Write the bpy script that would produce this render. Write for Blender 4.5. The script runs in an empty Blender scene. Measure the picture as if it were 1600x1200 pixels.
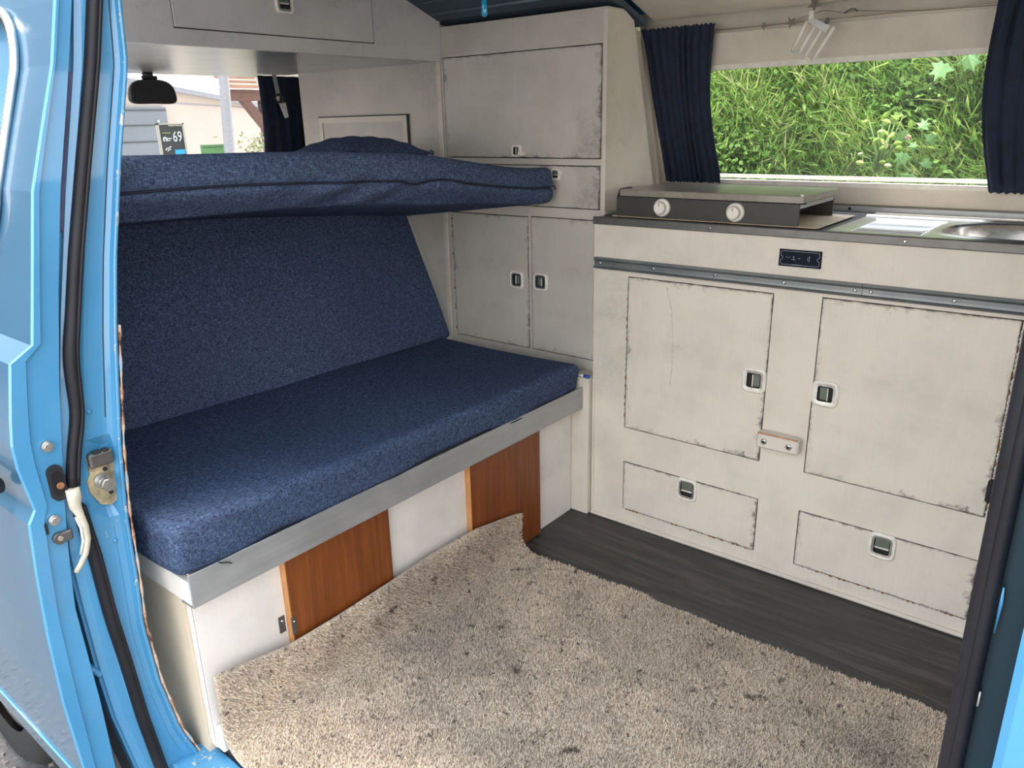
import bpy, math, random
import numpy as np
from mathutils import Matrix, Vector

random.seed(4)
rng = np.random.default_rng(7)
scene = bpy.context.scene
COL = scene.collection

# ------------------------------------------------------------------ camera
R_ = ((0.781092376, 0.624021284, -0.022184163), (0.184513567, -0.264606901, -0.946539979), (-0.596531175, 0.735241882, -0.321822826))
CAM = (1.13436644, -1.76504684, 1.1253245)
cam = bpy.data.cameras.new('camera')
cam.sensor_width = 36.0
cam.lens = 1202.02 / 1600 * 36.0
cam.clip_start = 0.02
cam_ob = bpy.data.objects.new('camera', cam)
m = Matrix.Identity(4)
for i in range(3):
    m[i][0] = R_[0][i]
    m[i][1] = -R_[1][i]
    m[i][2] = -R_[2][i]
    m[i][3] = CAM[i]
cam_ob.matrix_world = m
COL.objects.link(cam_ob)
scene.camera = cam_ob

# ------------------------------------------------------------------ light
world = bpy.data.worlds.new('sky')
scene.world = world
world.use_nodes = True
nt = world.node_tree
nt.nodes.clear()
wo = nt.nodes.new('ShaderNodeOutputWorld')
bg = nt.nodes.new('ShaderNodeBackground')
tc = nt.nodes.new('ShaderNodeTexCoord')
sep = nt.nodes.new('ShaderNodeSeparateXYZ')
rmp = nt.nodes.new('ShaderNodeValToRGB')
rmp.color_ramp.elements[0].position = 0.0
rmp.color_ramp.elements[0].color = (0.95, 0.90, 0.84, 1)
rmp.color_ramp.elements[1].position = 0.8
rmp.color_ramp.elements[1].color = (0.66, 0.76, 0.92, 1)
nt.links.new(tc.outputs['Generated'], sep.inputs[0])
nt.links.new(sep.outputs['Z'], rmp.inputs[0])
nt.links.new(rmp.outputs[0], bg.inputs[0])
bg.inputs[1].default_value = 1.9
nt.links.new(bg.outputs[0], wo.inputs[0])

sun = bpy.data.lights.new('sun', 'SUN')
sun.energy = 4.5
sun.angle = math.radians(20)
sun.color = (1.0, 0.93, 0.82)
sun_ob = bpy.data.objects.new('sun', sun)
sun_ob.rotation_euler = Vector((0.10, 0.02, -0.99)).to_track_quat('-Z', 'Y').to_euler()
COL.objects.link(sun_ob)

scene.view_settings.view_transform = 'Standard'
scene.view_settings.look = 'None'
scene.view_settings.gamma = 1.0
scene.view_settings.exposure = 1.2
scene.view_settings.use_curve_mapping = False
scene.cycles.max_bounces = 10
scene.cycles.diffuse_bounces = 6


# ------------------------------------------------------------------ materials
class N:
    """small node-tree helper"""
    def __init__(s, name, rough=0.6, metal=0.0, spec=0.5):
        s.m = bpy.data.materials.new(name)
        s.m.use_nodes = True
        s.t = s.m.node_tree
        s.b = s.t.nodes['Principled BSDF']
        s.b.inputs['Roughness'].default_value = rough
        s.b.inputs['Metallic'].default_value = metal
        s.b.inputs['Specular IOR Level'].default_value = spec
        s.tc = s.t.nodes.new('ShaderNodeTexCoord')

    def link(s, a, b):
        s.t.links.new(a, b)

    def mapping(s, scale=(1, 1, 1), rot=(0, 0, 0), out='Object'):
        n = s.t.nodes.new('ShaderNodeMapping')
        n.inputs['Scale'].default_value = scale
        n.inputs['Rotation'].default_value = rot
        s.link(s.tc.outputs[out], n.inputs[0])
        return n.outputs[0]

    def noise(s, scale, vec=None, detail=4, rough=0.55, dist=0.0):
        n = s.t.nodes.new('ShaderNodeTexNoise')
        n.inputs['Scale'].default_value = scale
        n.inputs['Detail'].default_value = detail
        n.inputs['Roughness'].default_value = rough
        n.inputs['Distortion'].default_value = dist
        s.link(vec if vec is not None else s.tc.outputs['Object'], n.inputs['Vector'])
        return n.outputs[0]

    def ramp(s, fac, stops):
        n = s.t.nodes.new('ShaderNodeValToRGB')
        while len(n.color_ramp.elements) < len(stops):
            n.color_ramp.elements.new(0.5)
        for e, (p, c) in zip(n.color_ramp.elements, stops):
            e.position = p
            e.color = (c, c, c, 1) if isinstance(c, (int, float)) else (*c, 1)
        s.link(fac, n.inputs[0])
        return n.outputs[0]

    def mix(s, fac, a, b, mode='MIX'):
        n = s.t.nodes.new('ShaderNodeMixRGB')
        n.blend_type = mode
        for k, v in ((0, fac), (1, a), (2, b)):
            if isinstance(v, (int, float)):
                n.inputs[k].default_value = v if k == 0 else (v, v, v, 1)
            elif isinstance(v, tuple):
                n.inputs[k].default_value = (*v, 1)
            else:
                s.link(v, n.inputs[k])
        return n.outputs[0]

    def math(s, op, a, b=0.0):
        n = s.t.nodes.new('ShaderNodeMath')
        n.operation = op
        for k, v in ((0, a), (1, b)):
            if isinstance(v, (int, float)):
                n.inputs[k].default_value = v
            else:
                s.link(v, n.inputs[k])
        return n.outputs[0]

    def color(s, c):
        if isinstance(c, tuple):
            s.b.inputs['Base Color'].default_value = (*c, 1)
        else:
            s.link(c, s.b.inputs['Base Color'])
        return s

    def rough(s, r):
        s.link(r, s.b.inputs['Roughness'])
        return s

    def bump(s, h, strength=0.3, dist=0.002):
        n = s.t.nodes.new('ShaderNodeBump')
        n.inputs['Strength'].default_value = strength
        n.inputs['Distance'].default_value = dist
        s.link(h, n.inputs['Height'])
        s.link(n.outputs[0], s.b.inputs['Normal'])
        return s


M = {}


def plain(key, c, rough=0.6, metal=0.0, nscale=40, var=0.12, bump=0.0, coat=0.0, spec=0.5):
    n = N(key, rough, metal, spec)
    f = n.noise(nscale)
    d = tuple(v * (1 - var) for v in c)
    l = tuple(min(1, v * (1 + var)) for v in c)
    n.color(n.ramp(f, [(0.3, d), (0.7, l)]))
    if bump:
        n.bump(f, bump)
    if coat:
        n.b.inputs['Coat Weight'].default_value = coat
        n.b.inputs['Coat Roughness'].default_value = 0.06
    M[key] = n.m
    return n


def painted(key, base, grime=0.55, edge=False, axes=(0, 2), rough=0.5):
    """brush-painted board: vertical strokes, grey smudges; edge=True adds worn, dirty rims"""
    n = N(key, rough, 0.0, 0.4)
    st = n.noise(1.0, n.mapping((260, 260, 9)), 3, 0.6)
    cl = n.noise(6.5, None, 5, 0.6)
    col = n.ramp(cl, [(0.30, tuple(b * 0.86 for b in base)), (0.55, base), (0.8, tuple(min(1, b * 1.05) for b in base))])
    col = n.mix(n.math('MULTIPLY', n.ramp(st, [(0.35, 0.0), (0.75, 1.0)]), 0.18), col, tuple(b * 0.80 for b in base))
    # grey rubbed marks
    sm = n.noise(3.1, n.mapping((1.0, 1.0, 1.7)), 6, 0.62, 0.4)
    smf = n.math('MULTIPLY', n.ramp(sm, [(0.56, 0.0), (0.74, 1.0)]), grime)
    sp = n.noise(90, None, 2, 0.5)
    smf = n.math('MULTIPLY', smf, n.ramp(sp, [(0.35, 0.45), (0.6, 1.0)]))
    col = n.mix(smf, col, tuple(b * 0.52 for b in base))
    # little chips and scratches
    ch = n.noise(55, n.mapping((1.0, 1.0, 0.7)), 3, 0.7)
    col = n.mix(n.math('MULTIPLY', n.ramp(ch, [(0.745, 0.0), (0.77, 1.0)]), 0.55), col, (0.22, 0.19, 0.17))
    if edge:
        g = n.t.nodes.new('ShaderNodeSeparateXYZ')
        n.link(n.tc.outputs['Generated'], g.inputs[0])
        ds = []
        for a in axes:
            o = g.outputs[a]
            ds.append(n.math('MINIMUM', o, n.math('SUBTRACT', 1.0, o)))
        d = n.math('MINIMUM', ds[0], ds[1])
        wn = n.noise(38, None, 5, 0.7)
        lim = n.math('MULTIPLY', n.ramp(wn, [(0.42, 0.0), (0.75, 1.0)]), 0.075)
        e = n.ramp(n.math('SUBTRACT', lim, d), [(0.0, 0.0), (0.035, 1.0)])
        big = n.noise(4.0, None, 2)
        e = n.math('MULTIPLY', e, n.ramp(big, [(0.42, 0.15), (0.58, 0.9)]))
        col = n.mix(e, col, (0.17, 0.14, 0.125))
        rim = n.math('MULTIPLY', n.ramp(d, [(0.0, 1.0), (0.010, 0.0)]), n.ramp(n.noise(24, None, 4, 0.7), [(0.46, 0.0), (0.58, 0.85)]))
        col = n.mix(rim, col, (0.14, 0.10, 0.08))
    n.color(col)
    h = n.mix(0.5, st, n.noise(160, None, 2))
    n.bump(h, 0.22, 0.0015)
    M[key] = n.m
    return n


painted('paint_kitchen', (0.745, 0.68, 0.585), 0.50)
painted('paint_kitchen_door', (0.735, 0.672, 0.58), 0.55, True)
painted('paint_cupboard', (0.58, 0.54, 0.475), 0.6)
painted('paint_cupboard_door', (0.56, 0.525, 0.465), 0.7, True)
painted('paint_side', (0.70, 0.64, 0.55), 0.6)
painted('paint_bench', (0.80, 0.755, 0.70), 0.25)
painted('paint_locker', (0.60, 0.585, 0.57), 0.6, rough=0.35)
painted('paint_locker_gloss', (0.62, 0.59, 0.55), 0.4, rough=0.2)
painted('paint_lining', (0.70, 0.63, 0.53), 0.25)
painted('paint_band', (0.55, 0.50, 0.42), 0.4)
plain('panel_tan', (0.66, 0.56, 0.42), 0.55, nscale=9, var=0.10)
plain('dark_gap', (0.045, 0.038, 0.034), 0.9)
plain('hinge_mix', (0.52, 0.48, 0.42), 0.45, nscale=120, var=0.5)
plain('rust', (0.30, 0.13, 0.06), 0.8, nscale=60, var=0.4)
plain('copper_seam', (0.50, 0.25, 0.14), 0.7, nscale=45, var=0.45)
plain('black_plastic', (0.018, 0.019, 0.022), 0.45)
plain('matte_black', (0.012, 0.013, 0.015), 0.8)
plain('rubber', (0.011, 0.011, 0.014), 0.5, nscale=14, var=0.3, spec=0.3)
plain('tyre', (0.02, 0.02, 0.02), 0.85)
plain('cream_plastic', (0.50, 0.46, 0.36), 0.4, nscale=50, var=0.12)
plain('off_white_plastic', (0.80, 0.76, 0.68), 0.35)
plain('grey_white', (0.62, 0.62, 0.60), 0.4)
plain('chrome', (0.75, 0.76, 0.77), 0.16, 1.0)
plain('dull_chrome', (0.62, 0.61, 0.58), 0.38, 1.0, nscale=80, var=0.25)
plain('button_green', (0.13, 0.15, 0.12), 0.35)
plain('edge_metal', (0.16, 0.155, 0.145), 0.4, 0.5)
plain('stove_body', (0.046, 0.045, 0.040), 0.5)
plain('stove_lid', (0.27, 0.245, 0.205), 0.36, 0.0, coat=0.35, spec=0.4)
plain('stove_rail', (0.45, 0.46, 0.46), 0.35, 0.6)
plain('board_wood', (0.62, 0.52, 0.38), 0.6, nscale=12, var=0.12)
plain('laminate', (0.06, 0.065, 0.08), 0.35)
plain('wood_edge', (0.55, 0.26, 0.09), 0.55, nscale=30, var=0.12)
plain('pen_white', (0.7, 0.72, 0.75), 0.4)
plain('pen_blue', (0.02, 0.07, 0.35), 0.35)
plain('cyan_glass', (0.01, 0.42, 0.72), 0.12, coat=1.0)
plain('star_grey', (0.20, 0.175, 0.14), 0.6)
plain('tube_white', (0.82, 0.78, 0.70), 0.3)
plain('belt_web', (0.30, 0.31, 0.34), 0.7)
plain('asphalt', (0.11, 0.105, 0.10), 0.9, nscale=60, var=0.35, bump=0.6)
plain('stone', (0.20, 0.18, 0.165), 0.85, nscale=8, var=0.4)
plain('render_wall', (0.36, 0.315, 0.28), 0.9, nscale=3, var=0.03)
plain('eave_grey', (0.20, 0.205, 0.225), 0.7)
plain('block_grey', (0.22, 0.22, 0.22), 0.8)
plain('garage_grey', (0.115, 0.135, 0.155), 0.6, nscale=4, var=0.06)
plain('post_white', (0.27, 0.27, 0.29), 0.5)
plain('timber_brown', (0.10, 0.045, 0.035), 0.7, nscale=20, var=0.25)
plain('tile_terracotta', (0.30, 0.17, 0.115), 0.8, nscale=8, var=0.12)
plain('sign_dark', (0.022, 0.026, 0.028), 0.5)
plain('sign_frame', (0.36, 0.34, 0.28), 0.5)
plain('sign_white', (0.60, 0.60, 0.60), 0.5)
plain('sign_green', (0.07, 0.19, 0.06), 0.5)
plain('sign_blue', (0.02, 0.30, 0.62), 0.5)
plain('sign_olive', (0.22, 0.30, 0.10), 0.5)
plain('soil', (0.035, 0.045, 0.018), 0.95, nscale=6, var=0.5)
plain('leaf_lime', (0.34, 0.50, 0.09), 0.5, nscale=25, var=0.25)
plain('leaf_green', (0.20, 0.38, 0.13), 0.5, nscale=25, var=0.25)
plain('leaf_pale', (0.55, 0.56, 0.28), 0.6, nscale=25, var=0.25)
plain('stem_green', (0.12, 0.2, 0.05), 0.7)
plain('flower_pink', (0.62, 0.36, 0.25), 0.6)
plain('plate_dark', (0.006, 0.010, 0.022), 0.6, spec=0.15)
plain('plate_line', (0.30, 0.33, 0.38), 0.5)
plain('curtain', (0.008, 0.015, 0.038), 0.85, nscale=30, var=0.3)
plain('curtain_light', (0.10, 0.10, 0.17), 0.85, nscale=30, var=0.2)
plain('zip_dark', (0.006, 0.010, 0.025), 0.8)
plain('piano_knuckle', (0.60, 0.56, 0.49), 0.4, nscale=200, var=0.4)
plain('screw_dark', (0.16, 0.15, 0.14), 0.4, 0.7)
plain('striker_brass', (0.42, 0.35, 0.22), 0.5, 0.35, nscale=55, var=0.45)
plain('ceiling_cloth', (0.060, 0.085, 0.110), 0.75, nscale=3, var=0.3)
plain('ceiling_rail', (0.13, 0.17, 0.20), 0.6)

# translucent leaves and curtains let daylight through
for k in ('leaf_lime', 'leaf_green', 'leaf_pale'):
    M[k].node_tree.nodes['Principled BSDF'].inputs['Transmission Weight'].default_value = 0.0

# aluminium strip
n = N('aluminium', 0.45, 0.55)
f = n.noise(1.0, n.mapping((30, 4, 60)), 5, 0.6)
g = n.noise(9, None, 4)
n.color(n.mix(0.5, n.ramp(f, [(0.3, (0.34, 0.35, 0.355)), (0.7, (0.46, 0.47, 0.475))]), n.ramp(g, [(0.3, (0.32, 0.33, 0.335)), (0.7, (0.48, 0.49, 0.49))])))
n.rough(n.ramp(g, [(0.3, 0.35), (0.7, 0.55)]))
M['aluminium'] = n.m
n = N('rail_metal', 0.45, 0.55)
f = n.noise(12, None, 4)
n.color(n.ramp(f, [(0.3, (0.17, 0.185, 0.19)), (0.7, (0.24, 0.25, 0.245))]))
M['rail_metal'] = n.m
n = N('stainless', 0.22, 1.0)
f = n.noise(1.0, n.mapping((6, 180, 180)), 4, 0.6)
n.color(n.ramp(f, [(0.3, (0.62, 0.60, 0.57)), (0.7, (0.78, 0.76, 0.72))]))
n.rough(n.ramp(f, [(0.3, 0.26), (0.7, 0.36)]))
M['stainless'] = n.m

# blue van paint with chips of primer and rust
def bodypaint(key, chips=0.0, dirt=0.2):
    n = N(key, 0.3, 0.0, 0.5)
    a = n.noise(5, None, 5, 0.6)
    col = n.ramp(a, [(0.3, (0.055, 0.24, 0.44)), (0.7, (0.068, 0.28, 0.49))])
    d = n.noise(14, n.mapping((1, 1, 0.5)), 6, 0.7)
    col = n.mix(n.math('MULTIPLY', n.ramp(d, [(0.52, 0.0), (0.72, 1.0)]), dirt), col, (0.16, 0.27, 0.33))
    c = n.noise(70, n.mapping((1, 1, 0.45)), 4, 0.7)
    col = n.mix(n.ramp(c, [(0.71 - chips, 0.0), (0.73 - chips, 1.0)]), col, (0.45, 0.47, 0.46))
    c2 = n.noise(31, n.mapping((1, 1, 0.6)), 5, 0.75)
    col = n.mix(n.ramp(c2, [(0.74 - chips, 0.0), (0.76 - chips, 1.0)]), col, (0.20, 0.09, 0.05))
    n.color(col)
    n.b.inputs['Coat Weight'].default_value = 0.7
    n.b.inputs['Coat Roughness'].default_value = 0.05
    n.rough(n.ramp(a, [(0.3, 0.28), (0.7, 0.42)]))
    M[key] = n.m


bodypaint('body_blue', 0.0, 0.25)
bodypaint('body_blue_chipped', 0.12, 0.5)
n = N('body_skin', 0.3, 0.0, 0.25)  # same paint as the blue body, darkened: dimmer light put into its colour
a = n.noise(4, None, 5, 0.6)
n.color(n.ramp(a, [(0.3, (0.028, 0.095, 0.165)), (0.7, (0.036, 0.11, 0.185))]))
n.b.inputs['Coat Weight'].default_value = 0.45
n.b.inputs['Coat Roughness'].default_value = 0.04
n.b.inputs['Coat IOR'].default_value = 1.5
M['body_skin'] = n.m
n = N('body_teal_shade', 0.4)  # blue body paint with the rear pillar's shade put into the colour
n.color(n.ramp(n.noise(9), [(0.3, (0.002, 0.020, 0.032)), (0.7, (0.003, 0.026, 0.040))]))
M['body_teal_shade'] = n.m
n = N('grimy_sill', 0.6)
n.color(n.ramp(n.noise(14, None, 6, 0.7), [(0.35, (0.05, 0.11, 0.13)), (0.5, (0.14, 0.14, 0.11)), (0.7, (0.09, 0.22, 0.30))]))
M['grimy_sill'] = n.m
n = N('seam_worn', 0.7)
n.color(n.ramp(n.noise(48, n.mapping((1, 1, 0.5)), 5, 0.7), [(0.36, (0.05, 0.03, 0.025)), (0.42, (0.42, 0.20, 0.12)), (0.52, (0.62, 0.48, 0.36)), (0.62, (0.30, 0.40, 0.48))]))
M['seam_worn'] = n.m

# denim-like woven cushion cloth
def denim(key, dark, light, dark2):
    n = N(key, 0.95, 0.0, 0.15)
    a = n.noise(1.0, n.mapping((480, 85, 480)), 3, 0.75)
    b = n.noise(1.0, n.mapping((95, 480, 95)), 3, 0.75)
    c = n.noise(190, None, 2, 0.8)
    w = n.math('ADD', n.math('MULTIPLY', a, 0.4), n.math('ADD', n.math('MULTIPLY', b, 0.35), n.math('MULTIPLY', c, 0.25)))
    col = n.ramp(w, [(0.40, dark), (0.50, tuple((x + y) / 2.4 for x, y in zip(dark, light))), (0.60, light)])
    big = n.noise(2.3, None, 4, 0.6)
    col = n.mix(n.ramp(big, [(0.3, 0.0), (0.75, 0.45)]), col, dark2)
    n.color(col)
    n.b.inputs['Specular IOR Level'].default_value = 0.05
    n.bump(w, 0.55, 0.0022)
    M[key] = n.m


denim('denim', (0.014, 0.024, 0.055), (0.120, 0.170, 0.285), (0.034, 0.046, 0.082))
denim('denim_back', (0.018, 0.028, 0.062), (0.142, 0.192, 0.318), (0.040, 0.052, 0.090))

# fitted wood
n = N('wood_red', 0.42, 0.0, 0.5)
v = n.mapping((38, 38, 2.6))
a = n.noise(1.0, v, 5, 0.65, 1.2)
b = n.noise(1.0, n.mapping((230, 230, 9)), 3, 0.6)
col = n.ramp(a, [(0.25, (0.12, 0.030, 0.006)), (0.5, (0.205, 0.055, 0.010)), (0.75, (0.28, 0.085, 0.018))])
n.color(n.mix(n.ramp(b, [(0.4, 0.0), (0.7, 0.35)]), col, (0.12, 0.035, 0.012)))
n.bump(b, 0.12, 0.001)
M['wood_red'] = n.m

# dark wood-look vinyl, grain running diagonally
n = N('vinyl', 0.42, 0.0, 0.5)
v = n.mapping((3.0, 34, 3), (0, 0, -0.70))
a = n.noise(1.0, v, 6, 0.65, 0.8)
b = n.noise(2.0, None, 3)
col = n.ramp(a, [(0.38, (0.012, 0.011, 0.010)), (0.5, (0.034, 0.031, 0.029)), (0.62, (0.078, 0.070, 0.065))])
col = n.mix(n.ramp(b, [(0.4, 0.0), (0.7, 0.5)]), col, (0.036, 0.040, 0.044))
cr = n.noise(75, None, 2, 0.6)
col = n.mix(n.ramp(cr, [(0.77, 0.0), (0.78, 1.0)]), col, (0.4, 0.38, 0.33))
n.color(col)
n.rough(n.ramp(a, [(0.3, 0.36), (0.7, 0.5)]))
n.bump(a, 0.15, 0.001)
M['vinyl'] = n.m

# carpet
def carpet(key, k):
    n = N(key, 0.95, 0.0, 0.1)
    a = n.noise(330, None, 2, 0.8)
    b = n.noise(9, None, 5, 0.65)
    c = n.noise(2.2, None, 4, 0.6, 0.6)
    col = n.ramp(a, [(0.30, (0.40 * k, 0.328 * k, 0.245 * k)), (0.5, (0.57 * k, 0.482 * k, 0.375 * k)), (0.7, (0.76 * k, 0.665 * k, 0.54 * k))])
    col = n.mix(n.ramp(b, [(0.44, 0.0), (0.70, 0.6)]), col, (0.33 * k, 0.26 * k, 0.21 * k))
    col = n.mix(n.ramp(c, [(0.45, 0.0), (0.64, 0.85)]), col, (0.37 * k, 0.305 * k, 0.25 * k))
    s = n.noise(62, n.mapping((1, 1, 1)), 3, 0.65)
    col = n.mix(n.ramp(s, [(0.635, 0.0), (0.66, 0.85)]), col, (0.06, 0.045, 0.035))
    s2 = n.noise(17, n.mapping((1, 1, 1)), 3, 0.6)
    col = n.mix(n.ramp(s2, [(0.65, 0.0), (0.70, 0.8)]), col, (0.09, 0.06, 0.05))
    n.color(col)
    M[key] = n.m


carpet('carpet_pile', 1.22)
carpet('carpet_base', 0.95)

# vegetation uses one colour per blade
n = N('grass_blades', 0.6, 0.0, 0.3)
at = n.t.nodes.new('ShaderNodeAttribute')
at.attribute_name = 'tint'
tr = n.t.nodes.new('ShaderNodeBsdfTranslucent')
mx = n.t.nodes.new('ShaderNodeMixShader')
mx.inputs[0].default_value = 0.35
n.link(at.outputs['Color'], n.b.inputs['Base Color'])
n.link(at.outputs['Color'], tr.inputs[0])
n.link(n.b.outputs[0], mx.inputs[1])
n.link(tr.outputs[0], mx.inputs[2])
n.link(mx.outputs[0], n.t.nodes['Material Output'].inputs[0])
M['grass_blades'] = n.m

# window glass with a trace of dust
n = N('glass', 0.02)
n.b.inputs['Transmission Weight'].default_value = 0.0
t_ = n.t.nodes.new('ShaderNodeBsdfTransparent')
gl = n.t.nodes.new('ShaderNodeBsdfGlossy')
gl.inputs['Roughness'].default_value = 0.03
df = n.t.nodes.new('ShaderNodeBsdfDiffuse')
df.inputs[0].default_value = (0.75, 0.78, 0.75, 1)
fr = n.t.nodes.new('ShaderNodeFresnel')
fr.inputs[0].default_value = 1.45
m1 = n.t.nodes.new('ShaderNodeMixShader')
m2 = n.t.nodes.new('ShaderNodeMixShader')
gb = n.t.nodes.new('ShaderNodeNewGeometry')
n.link(n.math('MULTIPLY', n.math('MULTIPLY', fr.outputs[0], 0.7), n.math('SUBTRACT', 1.0, gb.outputs['Backfacing'])), m1.inputs[0])
n.link(t_.outputs[0], m1.inputs[1])
n.link(gl.outputs[0], m1.inputs[2])
n.link(n.ramp(n.noise(5, None, 6, 0.7), [(0.35, 0.015), (0.75, 0.06)]), m2.inputs[0])
n.link(m1.outputs[0], m2.inputs[1])
n.link(df.outputs[0], m2.inputs[2])
n.link(m2.outputs[0], n.t.nodes['Material Output'].inputs[0])
n.t.nodes.remove(n.b)
M['glass'] = n.m


# ------------------------------------------------------------------ geometry helpers
WPOS = {}


class MB:
    def __init__(s):
        s.v, s.f, s.mi, s.sm = [], [], [], []
        s.mats = []

    def _m(s, mat):
        if mat not in s.mats:
            s.mats.append(mat)
        return s.mats.index(mat)

    def add(s, verts, faces, mat, smooth=False):
        o = len(s.v)
        s.v.extend([tuple(v) for v in verts])
        k = s._m(mat)
        for f in faces:
            s.f.append([o + i for i in f])
            s.mi.append(k)
            s.sm.append(smooth)
        return s

    def box(s, a, b, mat, bev=0.0):
        x0, x1 = sorted((a[0], b[0])); y0, y1 = sorted((a[1], b[1])); z0, z1 = sorted((a[2], b[2]))
        if bev <= 0:
            v = [(x, y, z) for z in (z0, z1) for y in (y0, y1) for x in (x0, x1)]
            f = [(0, 2, 3, 1), (4, 5, 7, 6), (0, 1, 5, 4), (2, 6, 7, 3), (0, 4, 6, 2), (1, 3, 7, 5)]
            return s.add(v, f, mat)
        # chamfered box
        bev = min(bev, (x1 - x0) / 2.2, (y1 - y0) / 2.2, (z1 - z0) / 2.2)
        c = [(x0, x1), (y0, y1), (z0, z1)]
        idx, v = {}, []
        for sx in (0, 1):
            for sy in (0, 1):
                for sz in (0, 1):
                    for ax in range(3):
                        p = []
                        for d, sd in enumerate((sx, sy, sz)):
                            q = c[d][sd]
                            if d != ax:
                                q += bev if sd == 0 else -bev
                            p.append(q)
                        idx[(sx, sy, sz, ax)] = len(v)
                        v.append(tuple(p))
        f = []
        for ax in range(3):
            o = [d for d in range(3) if d != ax]
            for sd in (0, 1):
                q = []
                for a_, b_ in ((0, 0), (1, 0), (1, 1), (0, 1)):
                    k = [0, 0, 0]; k[ax] = sd; k[o[0]] = a_; k[o[1]] = b_
                    q.append(idx[(*k, ax)])
                f.append(q)
        for ax in range(3):
            o = [d for d in range(3) if d != ax]
            for a_ in (0, 1):
                for b_ in (0, 1):
                    q = []
                    for e, w in ((0, o[0]), (0, o[1]), (1, o[1]), (1, o[0])):
                        k = [0, 0, 0]; k[ax] = e; k[o[0]] = a_; k[o[1]] = b_
                        q.append(idx[(*k, w)])
                    f.append(q)
        for sx in (0, 1):
            for sy in (0, 1):
                for sz in (0, 1):
                    f.append([idx[(sx, sy, sz, ax)] for ax in range(3)])
        return s.add(v, f, mat)

    def hexa(s, lo, hi, mat):
        """lo, hi: four corners each in the same order"""
        return s.add(list(lo) + list(hi), [(3, 2, 1, 0), (4, 5, 6, 7), (0, 1, 5, 4), (1, 2, 6, 5), (2, 3, 7, 6), (3, 0, 4, 7)], mat)

    def tube(s, pts, r, mat, seg=10, flat=1.0, caps=True, up=(0, 0, 1), smooth=True):
        pts = [Vector(p) for p in pts]
        nn = len(pts)
        rs = r if isinstance(r, (list, tuple)) else [r] * nn
        rings = []
        u0 = None
        for i, p in enumerate(pts):
            d = (pts[min(i + 1, nn - 1)] - pts[max(i - 1, 0)]).normalized()
            if u0 is None:
                u0 = Vector(up).cross(d)
                if u0.length < 1e-3:
                    u0 = Vector((1, 0, 0)).cross(d)
                    if u0.length < 1e-3:
                        u0 = Vector((0, 1, 0))
            u0 = (u0 - d * u0.dot(d)).normalized()
            w = d.cross(u0)
            rings.append([tuple(p + u0 * (rs[i] * math.cos(2 * math.pi * k / seg)) + w * (rs[i] * flat * math.sin(2 * math.pi * k / seg))) for k in range(seg)])
        v = [q for rg in rings for q in rg]
        f = []
        for i in range(nn - 1):
            for k in range(seg):
                f.append((i * seg + k, i * seg + (k + 1) % seg, (i + 1) * seg + (k + 1) % seg, (i + 1) * seg + k))
        s.add(v, f, mat, smooth)
        if caps:
            o = len(s.v) - len(v)
            k = s._m(mat)
            for fc in ([o + j for j in range(seg)][::-1], [o + (nn - 1) * seg + j for j in range(seg)]):
                s.f.append(fc); s.mi.append(k); s.sm.append(False)
        return s

    def cyl(s, a, b, r0, r1, mat, seg=16):
        return s.tube([a, b], [r0, r1], mat, seg)

    def grid(s, rows, mat, smooth=True, flip=False):
        nr, nc = len(rows), len(rows[0])
        v = [p for r in rows for p in r]
        f = []
        for i in range(nr - 1):
            for j in range(nc - 1):
                q = (i * nc + j, i * nc + j + 1, (i + 1) * nc + j + 1, (i + 1) * nc + j)
                f.append(q[::-1] if flip else q)
        return s.add(v, f, mat, smooth)

    def prism(s, poly, axis, a, b, mat, smooth=False):
        """extrude a 2-D polygon (the other two axes, in order) from a to b along axis"""
        def P(p, t):
            q = list(p)
            q.insert(axis, t)
            return tuple(q)
        n_ = len(poly)
        v = [P(p, a) for p in poly] + [P(p, b) for p in poly]
        f = [tuple(range(n_))[::-1], tuple(range(n_, 2 * n_))] + [(i, (i + 1) % n_, n_ + (i + 1) % n_, n_ + i) for i in range(n_)]
        return s.add(v, f, mat, smooth)

    def build(s, name, parent=None, origin=None):
        me = bpy.data.meshes.new(name)
        if origin is None:
            origin = WPOS[parent.name] if parent is not None else (0, 0, 0)
        ox, oy, oz = origin
        me.from_pydata([(x - ox, y - oy, z - oz) for x, y, z in s.v], [], s.f)
        for k in s.mats:
            me.materials.append(M[k])
        me.polygons.foreach_set('material_index', s.mi)
        me.polygons.foreach_set('use_smooth', s.sm)
        me.update()
        o = bpy.data.objects.new(name, me)
        COL.objects.link(o)
        if parent is not None:
            o.parent = parent
            pw = WPOS[parent.name]
            o.location = (ox - pw[0], oy - pw[1], oz - pw[2])
        else:
            o.location = origin
        WPOS[o.name] = origin
        return o


def bx(a, b, mat, bev=0.0):
    return MB().box(a, b, mat, bev)


def thing(name, label, cat, loc, group=None):
    o = bpy.data.objects.new(name, None)
    o.empty_display_size = 0.05
    COL.objects.link(o)
    o.location = loc
    WPOS[o.name] = tuple(loc)
    return tag(o, label, cat, group)


def tag(o, label, cat=None, group=None, kind=None):
    if label: o['label'] = label
    if cat: o['category'] = cat
    if group: o['group'] = group
    if kind: o['kind'] = kind
    return o


def struct(mb, name, label=None, cat=None, parent=None):
    o = mb.build(name, parent, (0, 0, 0))
    if parent is None:
        o['kind'] = 'structure'
        tag(o, label, cat)
    return o


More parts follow.
